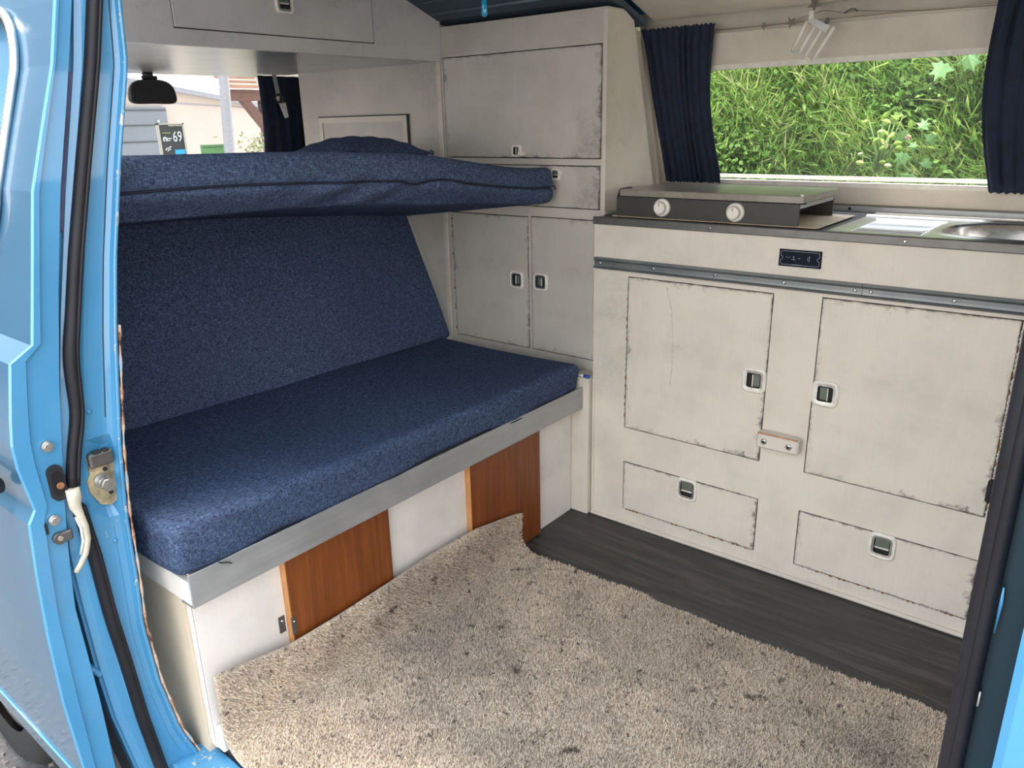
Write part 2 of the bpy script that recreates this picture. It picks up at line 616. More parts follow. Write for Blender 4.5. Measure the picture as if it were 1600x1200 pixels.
def holed(rect, holes, fn, mat, mb=None):
    """slab with rectangular holes. rect=(u0,u1,v0,v1); fn(u,v,side)->xyz, side 0 front 1 back"""
    mb = mb or MB()
    us = sorted({rect[0], rect[1], *[h[0] for h in holes], *[h[1] for h in holes]})
    vs = sorted({rect[2], rect[3], *[h[2] for h in holes], *[h[3] for h in holes]})
    us = [u for u in us if rect[0] <= u <= rect[1]]
    vs = [v for v in vs if rect[2] <= v <= rect[3]]

    def solid(i, j):
        if i < 0 or j < 0 or i >= len(us) - 1 or j >= len(vs) - 1:
            return False
        cu, cv = (us[i] + us[i + 1]) / 2, (vs[j] + vs[j + 1]) / 2
        return not any(h[0] < cu < h[1] and h[2] < cv < h[3] for h in holes)
    V, F, ix = [], [], {}

    def vid(i, j, sd):
        k = (i, j, sd)
        if k not in ix:
            ix[k] = len(V)
            V.append(fn(us[i], vs[j], sd))
        return ix[k]
    for i in range(len(us) - 1):
        for j in range(len(vs) - 1):
            if not solid(i, j):
                continue
            F.append((vid(i, j, 0), vid(i + 1, j, 0), vid(i + 1, j + 1, 0), vid(i, j + 1, 0)))
            F.append((vid(i, j, 1), vid(i, j + 1, 1), vid(i + 1, j + 1, 1), vid(i + 1, j, 1)))
            for (di, dj, a, b) in ((-1, 0, (i, j), (i, j + 1)), (1, 0, (i + 1, j + 1), (i + 1, j)), (0, -1, (i + 1, j), (i, j)), (0, 1, (i, j + 1), (i + 1, j + 1))):
                if not solid(i + di, j + dj):
                    F.append((vid(*a, 0), vid(*b, 0), vid(*b, 1), vid(*a, 1)))
    return mb.add(V, F, mat)


def sm01(t):
    t = max(0.0, min(1.0, t))
    return t * t * (3 - 2 * t)


def cushion(x0, x1, y0, y1, z0, z1, r, mat, fn=None, nx=24, ny=60, nz=8):
    """closed rounded box grid, bent by fn(x,y,z)->xyz"""
    mb = MB()

    def pt(x, y, z):
        cx = min(max(x, x0 + r), x1 - r); cy = min(max(y, y0 + r), y1 - r); cz = min(max(z, z0 + r), z1 - r)
        d = Vector((x - cx, y - cy, z - cz))
        if d.length > r:
            d = d.normalized() * r
        elif d.length > 1e-9 and sum(1 for q in d if abs(q) > 1e-9) > 1:
            d = d.normalized() * r
        p = (cx + d.x, cy + d.y, cz + d.z)
        return fn(*p) if fn else p

    def lin(a, b, n_):
        c = [a, a + r * 0.3, a + r * 0.65, a + r] + [a + r + (b - a - 2 * r) * i / n_ for i in range(1, n_)] + [b - r, b - r * 0.65, b - r * 0.3, b]
        return c
    xs, ys, zs = lin(x0, x1, nx), lin(y0, y1, ny), lin(z0, z1, nz)
    mb.grid([[pt(x, y, z1) for x in xs] for y in ys], mat)
    mb.grid([[pt(x, y, z0) for x in xs] for y in ys], mat, flip=True)
    mb.grid([[pt(x, y0, z) for x in xs] for z in zs], mat)
    mb.grid([[pt(x, y1, z) for x in xs] for z in zs], mat, flip=True)
    mb.grid([[pt(x0, y, z) for y in ys] for z in zs], mat, flip=True)
    mb.grid([[pt(x1, y, z) for y in ys] for z in zs], mat)
    return mb


def weld(o):
    import bmesh
    b = bmesh.new(); b.from_mesh(o.data)
    bmesh.ops.remove_doubles(b, verts=b.verts, dist=1e-5)
    bmesh.ops.recalc_face_normals(b, faces=b.faces)
    b.to_mesh(o.data); b.free()
    for p in o.data.polygons:
        p.use_smooth = True
    return o


def yw(z):
    """inner face of the far side wall, leaning in towards the roof"""
    return 0.42 - 0.32 * (z - 0.93) if z > 0.90 else 0.43


# ------------------------------------------------------------------ ground and setting outside
ZG = -0.45
struct(bx((-14, -9, ZG - 0.05), (9, 1.2, ZG), 'asphalt'), 'ground', 'dark gravelly tarmac under and around the van', 'ground')
mb = MB()
for i in range(420):
    x = rng.uniform(-1.7, -0.5); y = rng.uniform(-1.62, -1.26); r = rng.uniform(0.004, 0.011)
    v, f = [], []
    a0 = rng.uniform(0, 6)
    for k in range(5):
        a = a0 + k * 1.2566
        v.append((x + r * math.cos(a) * rng.uniform(.7, 1.1), y + r * math.sin(a) * rng.uniform(.7, 1.1), ZG - 0.001))
    for k in range(5):
        v.append(((v[k][0] - x) * .7 + x, (v[k][1] - y) * .7 + y, ZG + r * rng.uniform(.5, .9)))
    f = [tuple(range(5, 10))] + [(k, (k + 1) % 5, 5 + (k + 1) % 5, 5 + k) for k in range(5)]
    mb.add(v, f, 'stone')
tag(mb.build('gravel'), 'loose grey gravel chips on the ground by the front wheel', 'gravel', None, 'stuff')


# --- floor
struct(bx((-0.62, -1.2035, -0.04), (2.0, 0.45, 0.0), 'vinyl'), 'floor', 'dark grey wood-look vinyl floor of the van', 'floor')

# --- far side wall with the long window
WZ0, WZ1 = 0.944, 1.258
WX0, WX1 = 0.03, 1.30


def farwall(u, v, sd):
    return (u, yw(v) + (0.045 if sd else 0.0), v)


mb = holed((-1.9, 2.0, 0.90, 1.335), [(WX0, WX1, WZ0, WZ1), (-1.85, -1.36, 0.98, 1.24)], farwall, 'paint_lining')
mb.box((-1.9, 0.45, -0.04), (2.0, 0.475, 0.90), 'paint_lining')
struct(mb, 'wall_far', 'cream lined side wall behind the kitchen with the long window in it', 'wall')
mb = MB()
mb.hexa([(-0.05, yw(1.335) + .012, 1.335), (2.0, yw(1.335) + .012, 1.335), (2.0, yw(1.335) + .06, 1.335), (-0.05, yw(1.335) + .06, 1.335)],
        [(-0.05, yw(1.378) + .020, 1.40), (2.0, yw(1.378) + .020, 1.40), (2.0, yw(1.378) + .07, 1.40), (-0.05, yw(1.378) + .07, 1.40)], 'paint_band')
mb.tube([(-0.03, yw(1.337) + .001, 1.338), (2.0, yw(1.337) + .001, 1.338)], 0.0045, 'paint_lining', 8)
struct(mb, 'trim_1', 'grey-beige gutter band running above the long side window', 'trim')
# window frame and glass
wr = MB()
fw = 0.012


def wp(x, z, d):
    return (x, yw(z) + d, z)


for (xa, xb, za, zb) in ((WX0, WX1, WZ0, WZ0 + fw), (WX0, WX1, WZ1 - fw, WZ1), (WX0, WX0 + fw, WZ0 + fw, WZ1 - fw), (WX1 - fw, WX1, WZ0 + fw, WZ1 - fw)):
    wr.hexa([wp(xa, za, -.002), wp(xb, za, -.002), wp(xb, za, .02), wp(xa, za, .02)], [wp(xa, zb, -.002), wp(xb, zb, -.002), wp(xb, zb, .02), wp(xa, zb, .02)], 'off_white_plastic')
win = thing('window_1', 'long side window looking onto a grassy bank above the stove and sink', 'window', (0.6, 0.38, 1.1))
win['kind'] = 'structure'
wr.build('window_frame', win)
gp = MB()
gp.hexa([wp(WX0 + fw, WZ0 + fw, .010), wp(WX1 - fw, WZ0 + fw, .010), wp(WX1 - fw, WZ0 + fw, .013), wp(WX0 + fw, WZ0 + fw, .013)],
        [wp(WX0 + fw, WZ1 - fw, .010), wp(WX1 - fw, WZ1 - fw, .010), wp(WX1 - fw, WZ1 - fw, .013), wp(WX0 + fw, WZ1 - fw, .013)], 'glass')
gp.build('window_pane', win)
# outer rubber and drip ledge seen low through the pane
ol = MB()
ol.hexa([wp(WX0, WZ0 + .014, .05), wp(WX1, WZ0 + .014, .05), wp(WX1, WZ0 + .014, .062), wp(WX0, WZ0 + .014, .062)],
        [wp(WX0, WZ0 + .024, .05), wp(WX1, WZ0 + .024, .05), wp(WX1, WZ0 + .024, .062), wp(WX0, WZ0 + .024, .062)], 'grey_white')
ol.build('window_sill', win)

# --- ceiling
mb = MB()
def slab(x0, x1, pts, t, mat):
    for (ya, za), (yb, zb) in zip(pts[:-1], pts[1:]):
        mb.hexa([(x0, ya, za), (x1, ya, za), (x1, yb, zb), (x0, yb, zb)], [(x0, ya, za + t), (x1, ya, za + t), (x1, yb, zb + t), (x0, yb, zb + t)], mat)
slab(0.005, 2.0, [(0.277, 1.378), (-0.10, 1.50), (-0.40, 1.56), (-1.14, 1.56)], 0.014, 'paint_lining')
struct(mb, 'ceiling', 'cream painted ceiling panel sloping up from above the window', 'ceiling')
mb = MB()
slab(-0.60, 0.004, [(0.235, 1.362), (0.13, 1.398), (0.04, 1.412), (-0.12, 1.470), (-0.45, 1.60), (-1.14, 1.62)], 0.014, 'ceiling_cloth')
ce = struct(mb, 'ceiling', 'dark blue-grey ceiling recess above the tall cupboard', 'ceiling')
t = MB().tube([(-0.56, 0.0, 1.425), (-0.01, 0.0, 1.425)], 0.004, 'ceiling_rail', 8)
t.tube([(-0.56, -0.06, 1.447), (-0.01, -0.06, 1.447)], 0.002, 'ceiling_rail', 8)
t.build('ceiling_rail', ce)
# outer roof, header over the door opening, rear wall, nose
struct(bx((-1.6, -1.15, 1.66), (2.05, 0.30, 1.70), 'body_blue'), 'wall_roof', 'blue roof skin of the van', 'roof')
mb = bx((-0.10, -1.16, 1.36), (2.0, -1.13, 1.66), 'body_blue')
struct(mb, 'wall_near', 'blue body panel above the open side door', 'wall')
struct(bx((-1.6, 0.30, 1.40), (2.05, 0.33, 1.70), 'body_blue'), 'wall_far', 'blue upper body panel on the far side of the roof', 'wall')
mb = holed((-1.25, 0.5, -0.2, 1.66), [(-1.0, 0.2, 0.95, 1.35)], lambda u, v, sd: (2.0 + (0.03 if sd else 0), u, v), 'paint_lining')
struct(mb, 'wall_rear', 'cream inside of the tailgate wall behind the kitchen', 'wall')
struct(bx((1.14, -1.27, -0.2), (2.0, -1.24, 1.66), 'body_blue'), 'wall_near', 'blue body side behind the side door opening', 'wall')

# windscreen, pillars and nose
mb = MB()
mb.box((-1.98, -1.2, -0.2), (-1.92, 0.48, 0.72), 'body_blue')
mb.box((-1.92, -1.2, 0.66), (-1.62, 0.44, 0.72), 'black_plastic')
for y0 in (-1.2, 0.36):
    mb.hexa([(-1.94, y0, .72), (-1.88, y0, .72), (-1.88, y0 + .05, .72), (-1.94, y0 + .05, .72)], [(-1.52, y0 + (.04 if y0 < 0 else -.03), 1.34), (-1.47, y0 + (.04 if y0 < 0 else -.03), 1.34), (-1.47, y0 + .08 - .03, 1.34), (-1.52, y0 + .05 - .03, 1.34)], 'black_plastic')
struct(mb, 'wall_front', 'blue nose and dark pillars around the windscreen', 'wall')
w2 = thing('window_2', 'windscreen seen past the bunk cushion with a pale building outside', 'window', (-1.7, -0.4, 1.0))
w2['kind'] = 'structure'
MB().hexa([(-1.915, -1.14, .73), (-1.910, -1.14, .73), (-1.910, .36, .73), (-1.915, .36, .73)], [(-1.505, -1.12, 1.315), (-1.50, -1.12, 1.315), (-1.50, .34, 1.315), (-1.505, .34, 1.315)], 'glass').build('window_pane', w2)
struct(bx((-1.55, -1.14, 1.335), (-0.60, 0.36, 1.66), 'paint_locker'), 'wall_cab_top', 'pale roof cavity over the driving cab', 'wall')

# --- inner partition wall left of the cupboard (flush with its face)
mb = holed((-1.28, -0.586, -0.04, 1.303), [(-1.172, -0.745, 0.84, 1.149)], lambda u, v, sd: (u, 0.052 + (.02 if sd else 0), v), 'paint_cupboard')
mb.box((-0.604, 0.046, 0.0), (-0.586, 0.056, 1.303), 'paint_side', .002)
struct(mb, 'wall_cab', 'pale painted panel wall behind the bunk with a small framed hatch', 'wall')
h = thing('wall_hatch', 'small white framed hatch in the wall above the bunk pillow', 'hatch', (-0.96, 0.05, 1.0))
mb = MB()
a = (-1.178, -0.739, 0.834, 1.155)
holed(a, [(-1.160, -0.757, 0.852, 1.137)], lambda u, v, sd: (u, 0.042 + (.009 if sd else 0), v), 'paint_side', mb)
mb.build('hatch_frame', h)
bx((-1.1605, 0.046, 0.851), (-0.7565, 0.060, 1.1375), 'paint_cupboard').build('hatch_door', h)
bx((-1.183, 0.0445, 1.1551), (-0.733, 0.0515, 1.1585), 'dark_gap').build('hatch_gap', h)
bx((-0.7385, 0.0445, 0.89), (-0.7345, 0.0515, 1.155), 'dark_gap').build('hatch_gap', h)


# ------------------------------------------------------------------ push catch used on every door
def catch(name, parent, c, ax='y', w=0.061, hgt=0.064, style='left', body='dull_chrome', out=-1.0):
    """rounded plate with bulging sides, square recess, grey-green button. lies in the x-z plane facing -y (ax y) or +x (ax x)"""
    mb = MB()

    def P(u, v, d):
        if ax == 'y':
            return (c[0] + u, c[1] - d, c[2] + v)
        return (c[0] + d, c[1] + u, c[2] + v)
    n_ = 32
    def ring(k, d):
        out_ = []
        for i in range(n_):
            a = 2 * math.pi * (i + .5) / n_
            ca, sa = math.cos(a), math.sin(a)
            e = 0.42
            out_.append(P(k * w / 2 * math.copysign(abs(ca) ** e, ca), k * hgt / 2 * math.copysign(abs(sa) ** e, sa), d))
        return out_

    def sq(k, d):
        out_ = []
        for i in range(n_):
            a = 2 * math.pi * (i + .5) / n_
            ca, sa = math.cos(a), math.sin(a)
            mm = max(abs(ca), abs(sa))
            out_.append(P(k * w / 2 * ca / mm, k * hgt / 2 * sa / mm, d))
        return out_
    R1 = [ring(1.0, 0.0), ring(0.97, 0.005), ring(0.86, 0.0075), ring(0.76, 0.0055), sq(0.58, 0.005), sq(0.56, 0.0006)]
    R1 = [r + [r[0]] for r in R1]
    mb.grid(R1[:4], 'off_white_plastic', True, flip=(ax == 'y'))
    mb.grid(R1[3:5], body, False, flip=(ax == 'y'))
    mb.grid(R1[4:], 'matte_black', False, flip=(ax == 'y'))
    mb.add(sq(0.56, 0.0006), [tuple(range(n_))], 'matte_black')
    # button and white bar
    s = 0.25
    if style == 'left':
        b, l = (-0.06, 0.50, -0.46, 0.48), (-0.14, -0.06, -0.50, 0.46)
    elif style == 'right':
        b, l = (-0.40, 0.14, -0.46, 0.48), (0.14, 0.22, -0.50, 0.46)
    else:
        b, l = (-0.52, 0.52, -0.08, 0.54), (-0.52, 0.52, -0.20, -0.09)
    for (q, mat, d) in ((b, 'button_green', 0.0030), (l, 'off_white_plastic', 0.0045)):
        p0 = P(q[0] * w / 2, q[2] * hgt / 2, 0.0007); p1 = P(q[1] * w / 2, q[3] * hgt / 2, d)
        mb.box(p0, p1, mat, 0.0006)
    return mb.build(name, parent)


def screw(mb, c, ax, r=0.0055, mat='dull_chrome'):
    d = {'y': (0, -1, 0), 'x': (1, 0, 0), 'z': (0, 0, 1), 'ny': (0, -1, 0)}[ax]
    p = [(c[0] + d[0] * t_, c[1] + d[1] * t_, c[2] + d[2] * t_) for t_ in (-0.001, 0.001, 0.0025)]
    mb.tube(p, [r, r, r * 0.45], mat, 12)


def knuckles(a, b, r, seg=0.011):
    """painted piano hinge: a row of short barrels with gaps"""
    mb = MB()
    A, B = Vector(a), Vector(b)
    L = (B - A).length
    k = int(L / seg)
    for i in range(k):
        rr = r * random.uniform(.75, 1.15)
        p = A.lerp(B, (i + .1) / k); q = A.lerp(B, (i + random.uniform(.6, .9)) / k)
        mb.tube([p, q], rr, 'piano_knuckle' if random.random() < .75 else 'rust', 6)
    return mb


# ------------------------------------------------------------------ kitchen cabinet
KX = 1.28
kit = thing('kitchen_cabinet', 'long cream painted kitchen cabinet below the side window', 'cabinet', (0.6, 0.2, 0))
doors = {'L': (0.107, 0.500, 0.302, 0.733), 'R': (0.610, 0.996, 0.302, 0.737)}
drw = {'L': (0.108, 0.506, 0.048, 0.199), 'R': (0.609, 1.001, 0.046, 0.199)}
holes = list(doors.values()) + list(drw.values())
mb = holed((0.0, KX, 0.006, 0.866), holes, lambda u, v, sd: (u, 0.014 * sd, v), 'paint_kitchen')
mb.build('front_frame', kit)
bx((0.012, 0.016, 0.01), (KX - .01, 0.020, 0.85), 'dark_gap').build('shadow_board', kit)
bx((0.0, 0.015, 0.0), (0.011, 0.42, 0.862), 'paint_kitchen').build('side_panel', kit)
bx((KX - .011, 0.015, 0.0), (KX, 0.42, 0.862), 'paint_kitchen').build('side_panel', kit)
# toe bead
mb = MB()
mb.box((0.0, -0.010, 0.0), (KX, 0.003, 0.011), 'paint_side', .004)
mb.build('toe_bead', kit)
bx((0.0, -0.004, 0.0), (0.008, 0.001, 0.43), 'paint_side', .002).build('corner_bead', kit)
g = 0.0024
for k, (x0, x1, z0, z1) in doors.items():
    d = bx((x0 + g, -0.0015, z0 + g), (x1 - g, 0.0135, z1 - g), 'paint_kitchen_door', .0012).build('door', kit, origin=(x0, 0, z0))
    if k == 'L':
        catch('push_catch', d, (0.470, -0.0015, 0.513), style='left')
        knuckles((x0, -0.0012, z0 + .01), (x0, -0.0012, z1 - .02), .0016).build('hinge', d)
    else:
        catch('push_catch', d, (0.641, -0.0015, 0.512), style='right')
        knuckles((x1, -0.0012, z0 + .01), (x1, -0.0012, z1 - .02), .0016).build('hinge', d)
for k, (x0, x1, z0, z1) in drw.items():
    d = bx((x0 + g, -0.0015, z0 + g), (x1 - g, 0.0135, z1 - g), 'paint_kitchen_door', .0012).build('flap_door', kit, origin=(x0, 0, z0))
    catch('push_catch', d, ((0.309, -0.0015, 0.168) if k == 'L' else (0.807, -0.0015, 0.168)), style='down', w=.060, hgt=.066)
    knuckles((x0 + .01, -0.0012, z0), (x1 - .005, -0.0012, z0), .0017).build('hinge', d)
mb = MB(); mb.tube([(0.222, -0.0016, 0.716), (0.238, -0.0016, 0.66), (0.246, -0.0016, 0.58), (0.247, -0.0016, 0.50), (0.243, -0.0016, 0.452)], .0007, 'hinge_mix', 5)
mb.build('scratch_mark', kit)
# door stop block between the two doors
blk = bx((0.497, -0.030, 0.352), (0.600, 0.0, 0.391), 'paint_side', .004).build('stop_block', kit, origin=(0.55, 0, .37))
for cx in (0.517, 0.578):
    mb = MB()
    screw(mb, (cx, -0.030, 0.371), 'y', .0075)
    mb.tube([(cx, -0.0325, 0.371), (cx, -0.0330, 0.371)], .0035, 'matte_black', 8)
    mb.build('screw', blk)
bx((0.500, -0.0305, 0.3895), (0.598, -0.026, 0.3915), 'copper_seam').build('worn_edge', blk)
# dark bump stop at far right
bx((0.990, -0.020, 0.345), (1.012, 0.0, 0.395), 'matte_black', .004).build('stop_block', kit)
# awning-type metal rail in two lengths
for (xa, xb, scr) in ((0.004, 0.6935, (0.022, 0.183, 0.352, 0.522, 0.679)), (0.6945, KX, (0.712, 0.872, 1.04, 1.2))):
    mb = MB()
    prof = [(0.000, 0.746), (-0.009, 0.747), (-0.011, 0.751), (-0.006, 0.753), (-0.005, 0.758), (-0.005, 0.766), (-0.007, 0.768), (-0.010, 0.772), (-0.008, 0.776), (0.0, 0.777)]
    mb.prism(prof, 0, xa, xb, 'rail_metal')
    r_ = mb.build('metal_rail', kit)
    for sx in scr:
        mb = MB()
        screw(mb, (sx, -0.0055, 0.7615), 'y', .0042, 'chrome')
        mb.build('screw', r_)
# control plate
pl = bx((0.504, -0.0025, 0.799), (0.600, 0.0, 0.838), 'plate_dark', .001).build('control_plate', kit, origin=(.55, 0, .82))
tag(pl, 'dark blue control plate with thin white outline')
mb = MB()
def ln(pts, r=0.0006):
    mb.tube(pts, r, 'plate_line', 6)
Y = -0.0028
path = []
x0, x1, z0, z1, rr = 0.5085, 0.5955, 0.8035, 0.8340, 0.004
for cx, cz, a0 in ((x1 - rr, z1 - rr, 90), (x1 - rr, z0 + rr, 0), (x0 + rr, z0 + rr, -90), (x0 + rr, z1 - rr, 180)):
    for i in range(5):
        a = math.radians(a0 - i * 22.5)
        path.append((cx + rr * math.cos(a), Y, cz + rr * math.sin(a)))
    if a0 == 90:
        for i in range(7):
            a = math.radians(90 + i * 30)
            path.append((x1 + 0.0045 * math.cos(a), Y, 0.8185 + 0.0045 * math.sin(a)))
    if a0 == -90:
        for i in range(7):
            a = math.radians(-90 + i * 30)
            path.append((x0 + 0.0045 * math.cos(a), Y, 0.8185 + 0.0045 * math.sin(a)))
path.append(path[0])
ln(path)
for (xa, za, xb, zb) in ((.522, .819, .522, .822), (.525, .819, .530, .8205), (.536, .8225, .540, .8225), (.538, .8165, .538, .8225), (.533, .8155, .543, .8155), (.548, .819, .553, .819), (.570, .815, .570, .823), (.5735, .813, .5735, .826)):
    ln([(xa, Y, za), (xb, Y, zb)], .0007)
mb.box((.535, Y, .8025), (.555, Y + .001, .8045), 'plate_line')
mb.build('outline_print', pl)

# --- worktop
wt = thing('worktop', 'metal-edged kitchen worktop under the stove and sink', 'worktop', (0.6, 0.2, 0.87))
bx((0.0, 0.006, 0.8665), (0.60, 0.425, 0.881), 'laminate', .001).build('board', wt)
bx((-0.003, -0.006, 0.864), (KX, 0.0055, 0.8835), 'edge_metal', .002).build('front_edge', wt)
for sx in (0.331, 0.765, 1.1):
    mb = MB()
    screw(mb, (sx, -0.006, 0.874), 'y', .004, 'chrome')
    mb.build('screw', wt)
# aluminium angle along the back
bx((0.30, 0.4205, 0.881), (2.0, 0.428, 0.896), 'aluminium', .001).build('back_angle', wt)
mb = MB(); screw(mb, (0.53, .4205, .889), 'y', .004, 'matte_black'); mb.build('screw', wt)
bx((0.601, 0.395, 0.8665), (KX, 0.419, 0.8835), 'aluminium', .001).build('back_strip', wt)

# --- stainless sink and drainer, pressed from one sheet
sk = thing('sink', 'stainless steel sink and ribbed drainer set into the worktop', 'sink', (0.95, 0.2, 0.88))
NX, NY = 300, 110
SX0, SX1, SY0, SY1 = 0.601, KX, 0.006, 0.394


def sheet(x, y):
    z = 0.8835
    # raised bead near the back
    z += 0.005 * math.exp(-((y - 0.325) / 0.010) ** 2)
    # ribbed drainer
    k = sm01((x - 0.625) / .012) * sm01((0.795 - x) / .012) * sm01((y - .025) / .010) * sm01((.295 - y) / .010)
    z -= 0.005 * k
    z += k * 0.0052 * max(0.0, math.sin(y * 2 * math.pi / 0.022)) * sm01((x - .635) / .01) * sm01((.785 - x) / .01)
    # basin with rolled rim
    ux, uy = (x - 1.03) / 0.225, (y - 0.160) / 0.130
    d = (abs(ux) ** 3.2 + abs(uy) ** 3.2) ** (1 / 3.2)
    z += 0.0035 * math.exp(-((d - 1.06) / 0.05) ** 2)
    if d < 1.0:
        z -= 0.115 * sm01((1.0 - d) / 0.22)
    return z


mb = MB()
mb.grid([[(SX0 + (SX1 - SX0) * i / NX, SY0 + (SY1 - SY0) * j / NY, sheet(SX0 + (SX1 - SX0) * i / NX, SY0 + (SY1 - SY0) * j / NY)) for i in range(NX + 1)] for j in range(NY + 1)], 'stainless')
mb.build('basin_sheet', sk)
mb = MB(); mb.tube([(1.03, .16, .7685), (1.03, .16, .7705)], [.028, .025], 'chrome', 20); mb.build('drain', sk)

# --- stove on its board
bd = tag(bx((0.04, 0.0205, 0.8838), (0.578, 0.30, 0.8864), 'board_wood', .001).build('stove_board', None, (0.3, 0.15, 0.8838)), 'pale wooden board lying under the stove', 'board')
st = thing('stove', 'grey two-burner camping stove with closed tan lid on the worktop', 'stove', (0.3, 0.15, 0.8866))
bx((0.055, 0.019, .8866), (0.533, 0.025, .936), 'stove_body', .0008).build('front_panel', st)
bx((0.055, 0.262, .8866), (0.533, 0.268, .930), 'stove_body').build('back_panel', st)
bx((0.055, 0.0255, .8866), (0.059, 0.2615, .936), 'stove_body').build('side_panel', st)
bx((0.10, 0.05, .903), (0.48, 0.255, .928), 'matte_black').build('burner_tray', st)
bx((0.520, 0.0255, .925), (0.533, 0.2615, .9355), 'stove_rail', .001).build('side_rail', st)
bx((0.062, 0.022, .9370), (0.540, 0.272, .9535), 'stove_lid', .0014).build('lid', st)
mb = MB()
mb.tube([(0.060, 0.04, .926), (0.049, 0.04, .932), (0.049, 0.05, .948), (0.063, 0.08, .951)], .006, 'matte_black', 8)
mb.build('hose', st)
mb = MB(); mb.tube([(0.534, 0.027, .9532), (0.534, 0.027, .957)], .004, 'off_white_plastic', 8); mb.build('lid_button', st)
bx((0.534, 0.0205, .9355), (0.545, 0.028, .9385), 'matte_black').build('lid_stop', st)
for (kx, kz) in ((0.190, 0.9135), (0.384, 0.9115)):
    mb = MB()
    y0 = 0.0195
    mb.tube([(kx, y0 + .0005, kz), (kx, y0 - .004, kz), (kx, y0 - .008, kz), (kx, y0 - .010, kz)], [.0225, .0225, .0215, .0160], 'off_white_plastic', 28)
    mb.tube([(kx, y0 - .010, kz), (kx, y0 - .020, kz), (kx, y0 - .0215, kz)], [.0160, .0145, .0130], 'off_white_plastic', 28)
    kb = mb.build('knob', st)
    bx((kx - .0010, y0 - .0222, kz + .004), (kx + .0010, y0 - .0214, kz + .012), 'stove_lid').build('pointer', kb)


# ------------------------------------------------------------------ tall corner cupboard
cup = thing('corner_cupboard', 'tall off-white cupboard in the corner between bench and kitchen', 'cupboard', (-0.3, 0.15, 0))
CY = 0.05
cd = {'top': (-0.577, -0.014, 1.027, 1.312), 'flap': (-0.577, -0.016, 0.893, 1.010), 'low1': (-0.567, -0.262, 0.462, 0.864), 'low2': (-0.253, -0.016, 0.462, 0.866)}
mb = holed((-0.584, -0.004, 0.0, 1.390), list(cd.values()), lambda u, v, sd: (u, CY + .014 * sd, v), 'paint_cupboard')
mb.build('front_frame', cup)
bx((-0.580, CY + .016, 0.0), (-0.012, CY + .020, 1.385), 'dark_gap').build('shadow_board', cup)
# side panel follows the leaning wall
mb = MB()
e = 0.10
pl_ = [(CY - .001, 0.0), (CY - .001, 1.390), (0.135, 1.393), (yw(1.37) - e, 1.372), (yw(.93) - e, 0.925), (yw(.9) - e, 0.0)]
mb.prism(pl_, 0, -0.011, 0.0, 'paint_side')
mb.build('side_panel', cup)
mb = MB()
mb.prism([(yw(1.37) - e - .002, 1.372), (yw(1.34) - .001, 1.345), (yw(.93) - .001, 0.93), (yw(.93) - .001, 0.886), (yw(.93) - e, 0.886), (yw(.93) - e - .002, .93)], 0, -0.036, -0.025, 'paint_lining')
mb.build('filler_strip', cup)
bx((-0.002, 0.051, 0.884), (0.003, 0.30, 0.892), 'paint_cupboard').build('skirting', cup)
bx((-0.584, CY + .001, 1.39), (-0.001, 0.13, 1.396), 'paint_cupboard').build('top_board', cup)
for k, (x0, x1, z0, z1) in cd.items():
    d = bx((x0 + g, CY - .002, z0 + g), (x1 - g, CY + .0135, z1 - g), 'paint_cupboard_door', .0012).build('flap_door' if k == 'flap' else 'door', cup, origin=(x0, CY, z0))
    if k == 'top':
        catch('push_catch', d, (-0.298, CY - .002, 1.048), style='left', w=.034, hgt=.036, body='off_white_plastic')
        bx((-0.281, CY - .022, 1.034), (-0.262, CY - .002, 1.046), 'off_white_plastic', .002).build('latch_tongue', d)
    elif k == 'flap':
        catch('push_catch', d, (-0.160, CY - .002, 0.986), style='down', w=.030, hgt=.034, body='off_white_plastic')
        bx((-0.145, CY - .016, 0.984), (-0.136, CY - .002, 0.999), 'off_white_plastic', .002).build('latch_tongue', d)
    elif k == 'low1':
        catch('push_catch', d, (-0.307, CY - .002, 0.673), style='left', w=.049, hgt=.053)
    else:
        catch('push_catch', d, (-0.217, CY - .002, 0.676), style='right', w=.051, hgt=.053)
knuckles((-0.567, CY - .002, 0.47), (-0.567, CY - .002, 0.86), .0018).build('hinge', cup)

# white filler post beside the kitchen
tag(bx((-0.064, -0.020, 0.0), (-0.002, 0.045, 0.430), 'paint_side', .003).build('filler_post', None, (-0.03, 0, 0)), 'short white square post between bench end and kitchen cabinet', 'post')
mb = MB()
mb.tube([(-0.049, -0.012, 0.4345), (-0.022, -0.012, 0.4345)], .0042, 'pen_white', 10)
mb.tube([(-0.022, -0.012, 0.4345), (-0.004, -0.012, 0.4345)], .0048, 'pen_blue', 10)
tag(mb.build('pen', None, (-0.03, -0.012, 0.43)), 'small white pen with a blue end lying on the white post', 'pen')

# ------------------------------------------------------------------ overhead locker above the cab
lk = thing('overhead_locker', 'pale grey overhead locker spanning the van above the bunk', 'locker', (-0.8, -0.5, 1.302))
LX = -0.58
ld_ = (-0.790, -0.212, 1.336, 1.600)
mb = holed((-1.13, CY - .001, 1.302, 1.655), [ld_], lambda u, v, sd: (LX - .014 * sd, u, v), 'paint_locker')
mb.build('front_frame', lk)
bx((LX - .020, -1.12, 1.31), (LX - .016, CY - .005, 1.65), 'dark_gap').build('shadow_board', lk)
bx((-1.50, -1.13, 1.303), (LX - .0145, CY - .001, 1.312), 'paint_locker_gloss').build('underside', lk)
d = bx((LX - .0135, ld_[0] + g, ld_[2] + g), (LX + .0015, ld_[1] - g, ld_[3] - g), 'paint_locker', .001).build('door', lk, origin=(LX, ld_[0], ld_[2]))
catch('push_catch', d, (LX + .0015, -0.497, 1.414), ax='x', style='down', w=.052, hgt=.056)

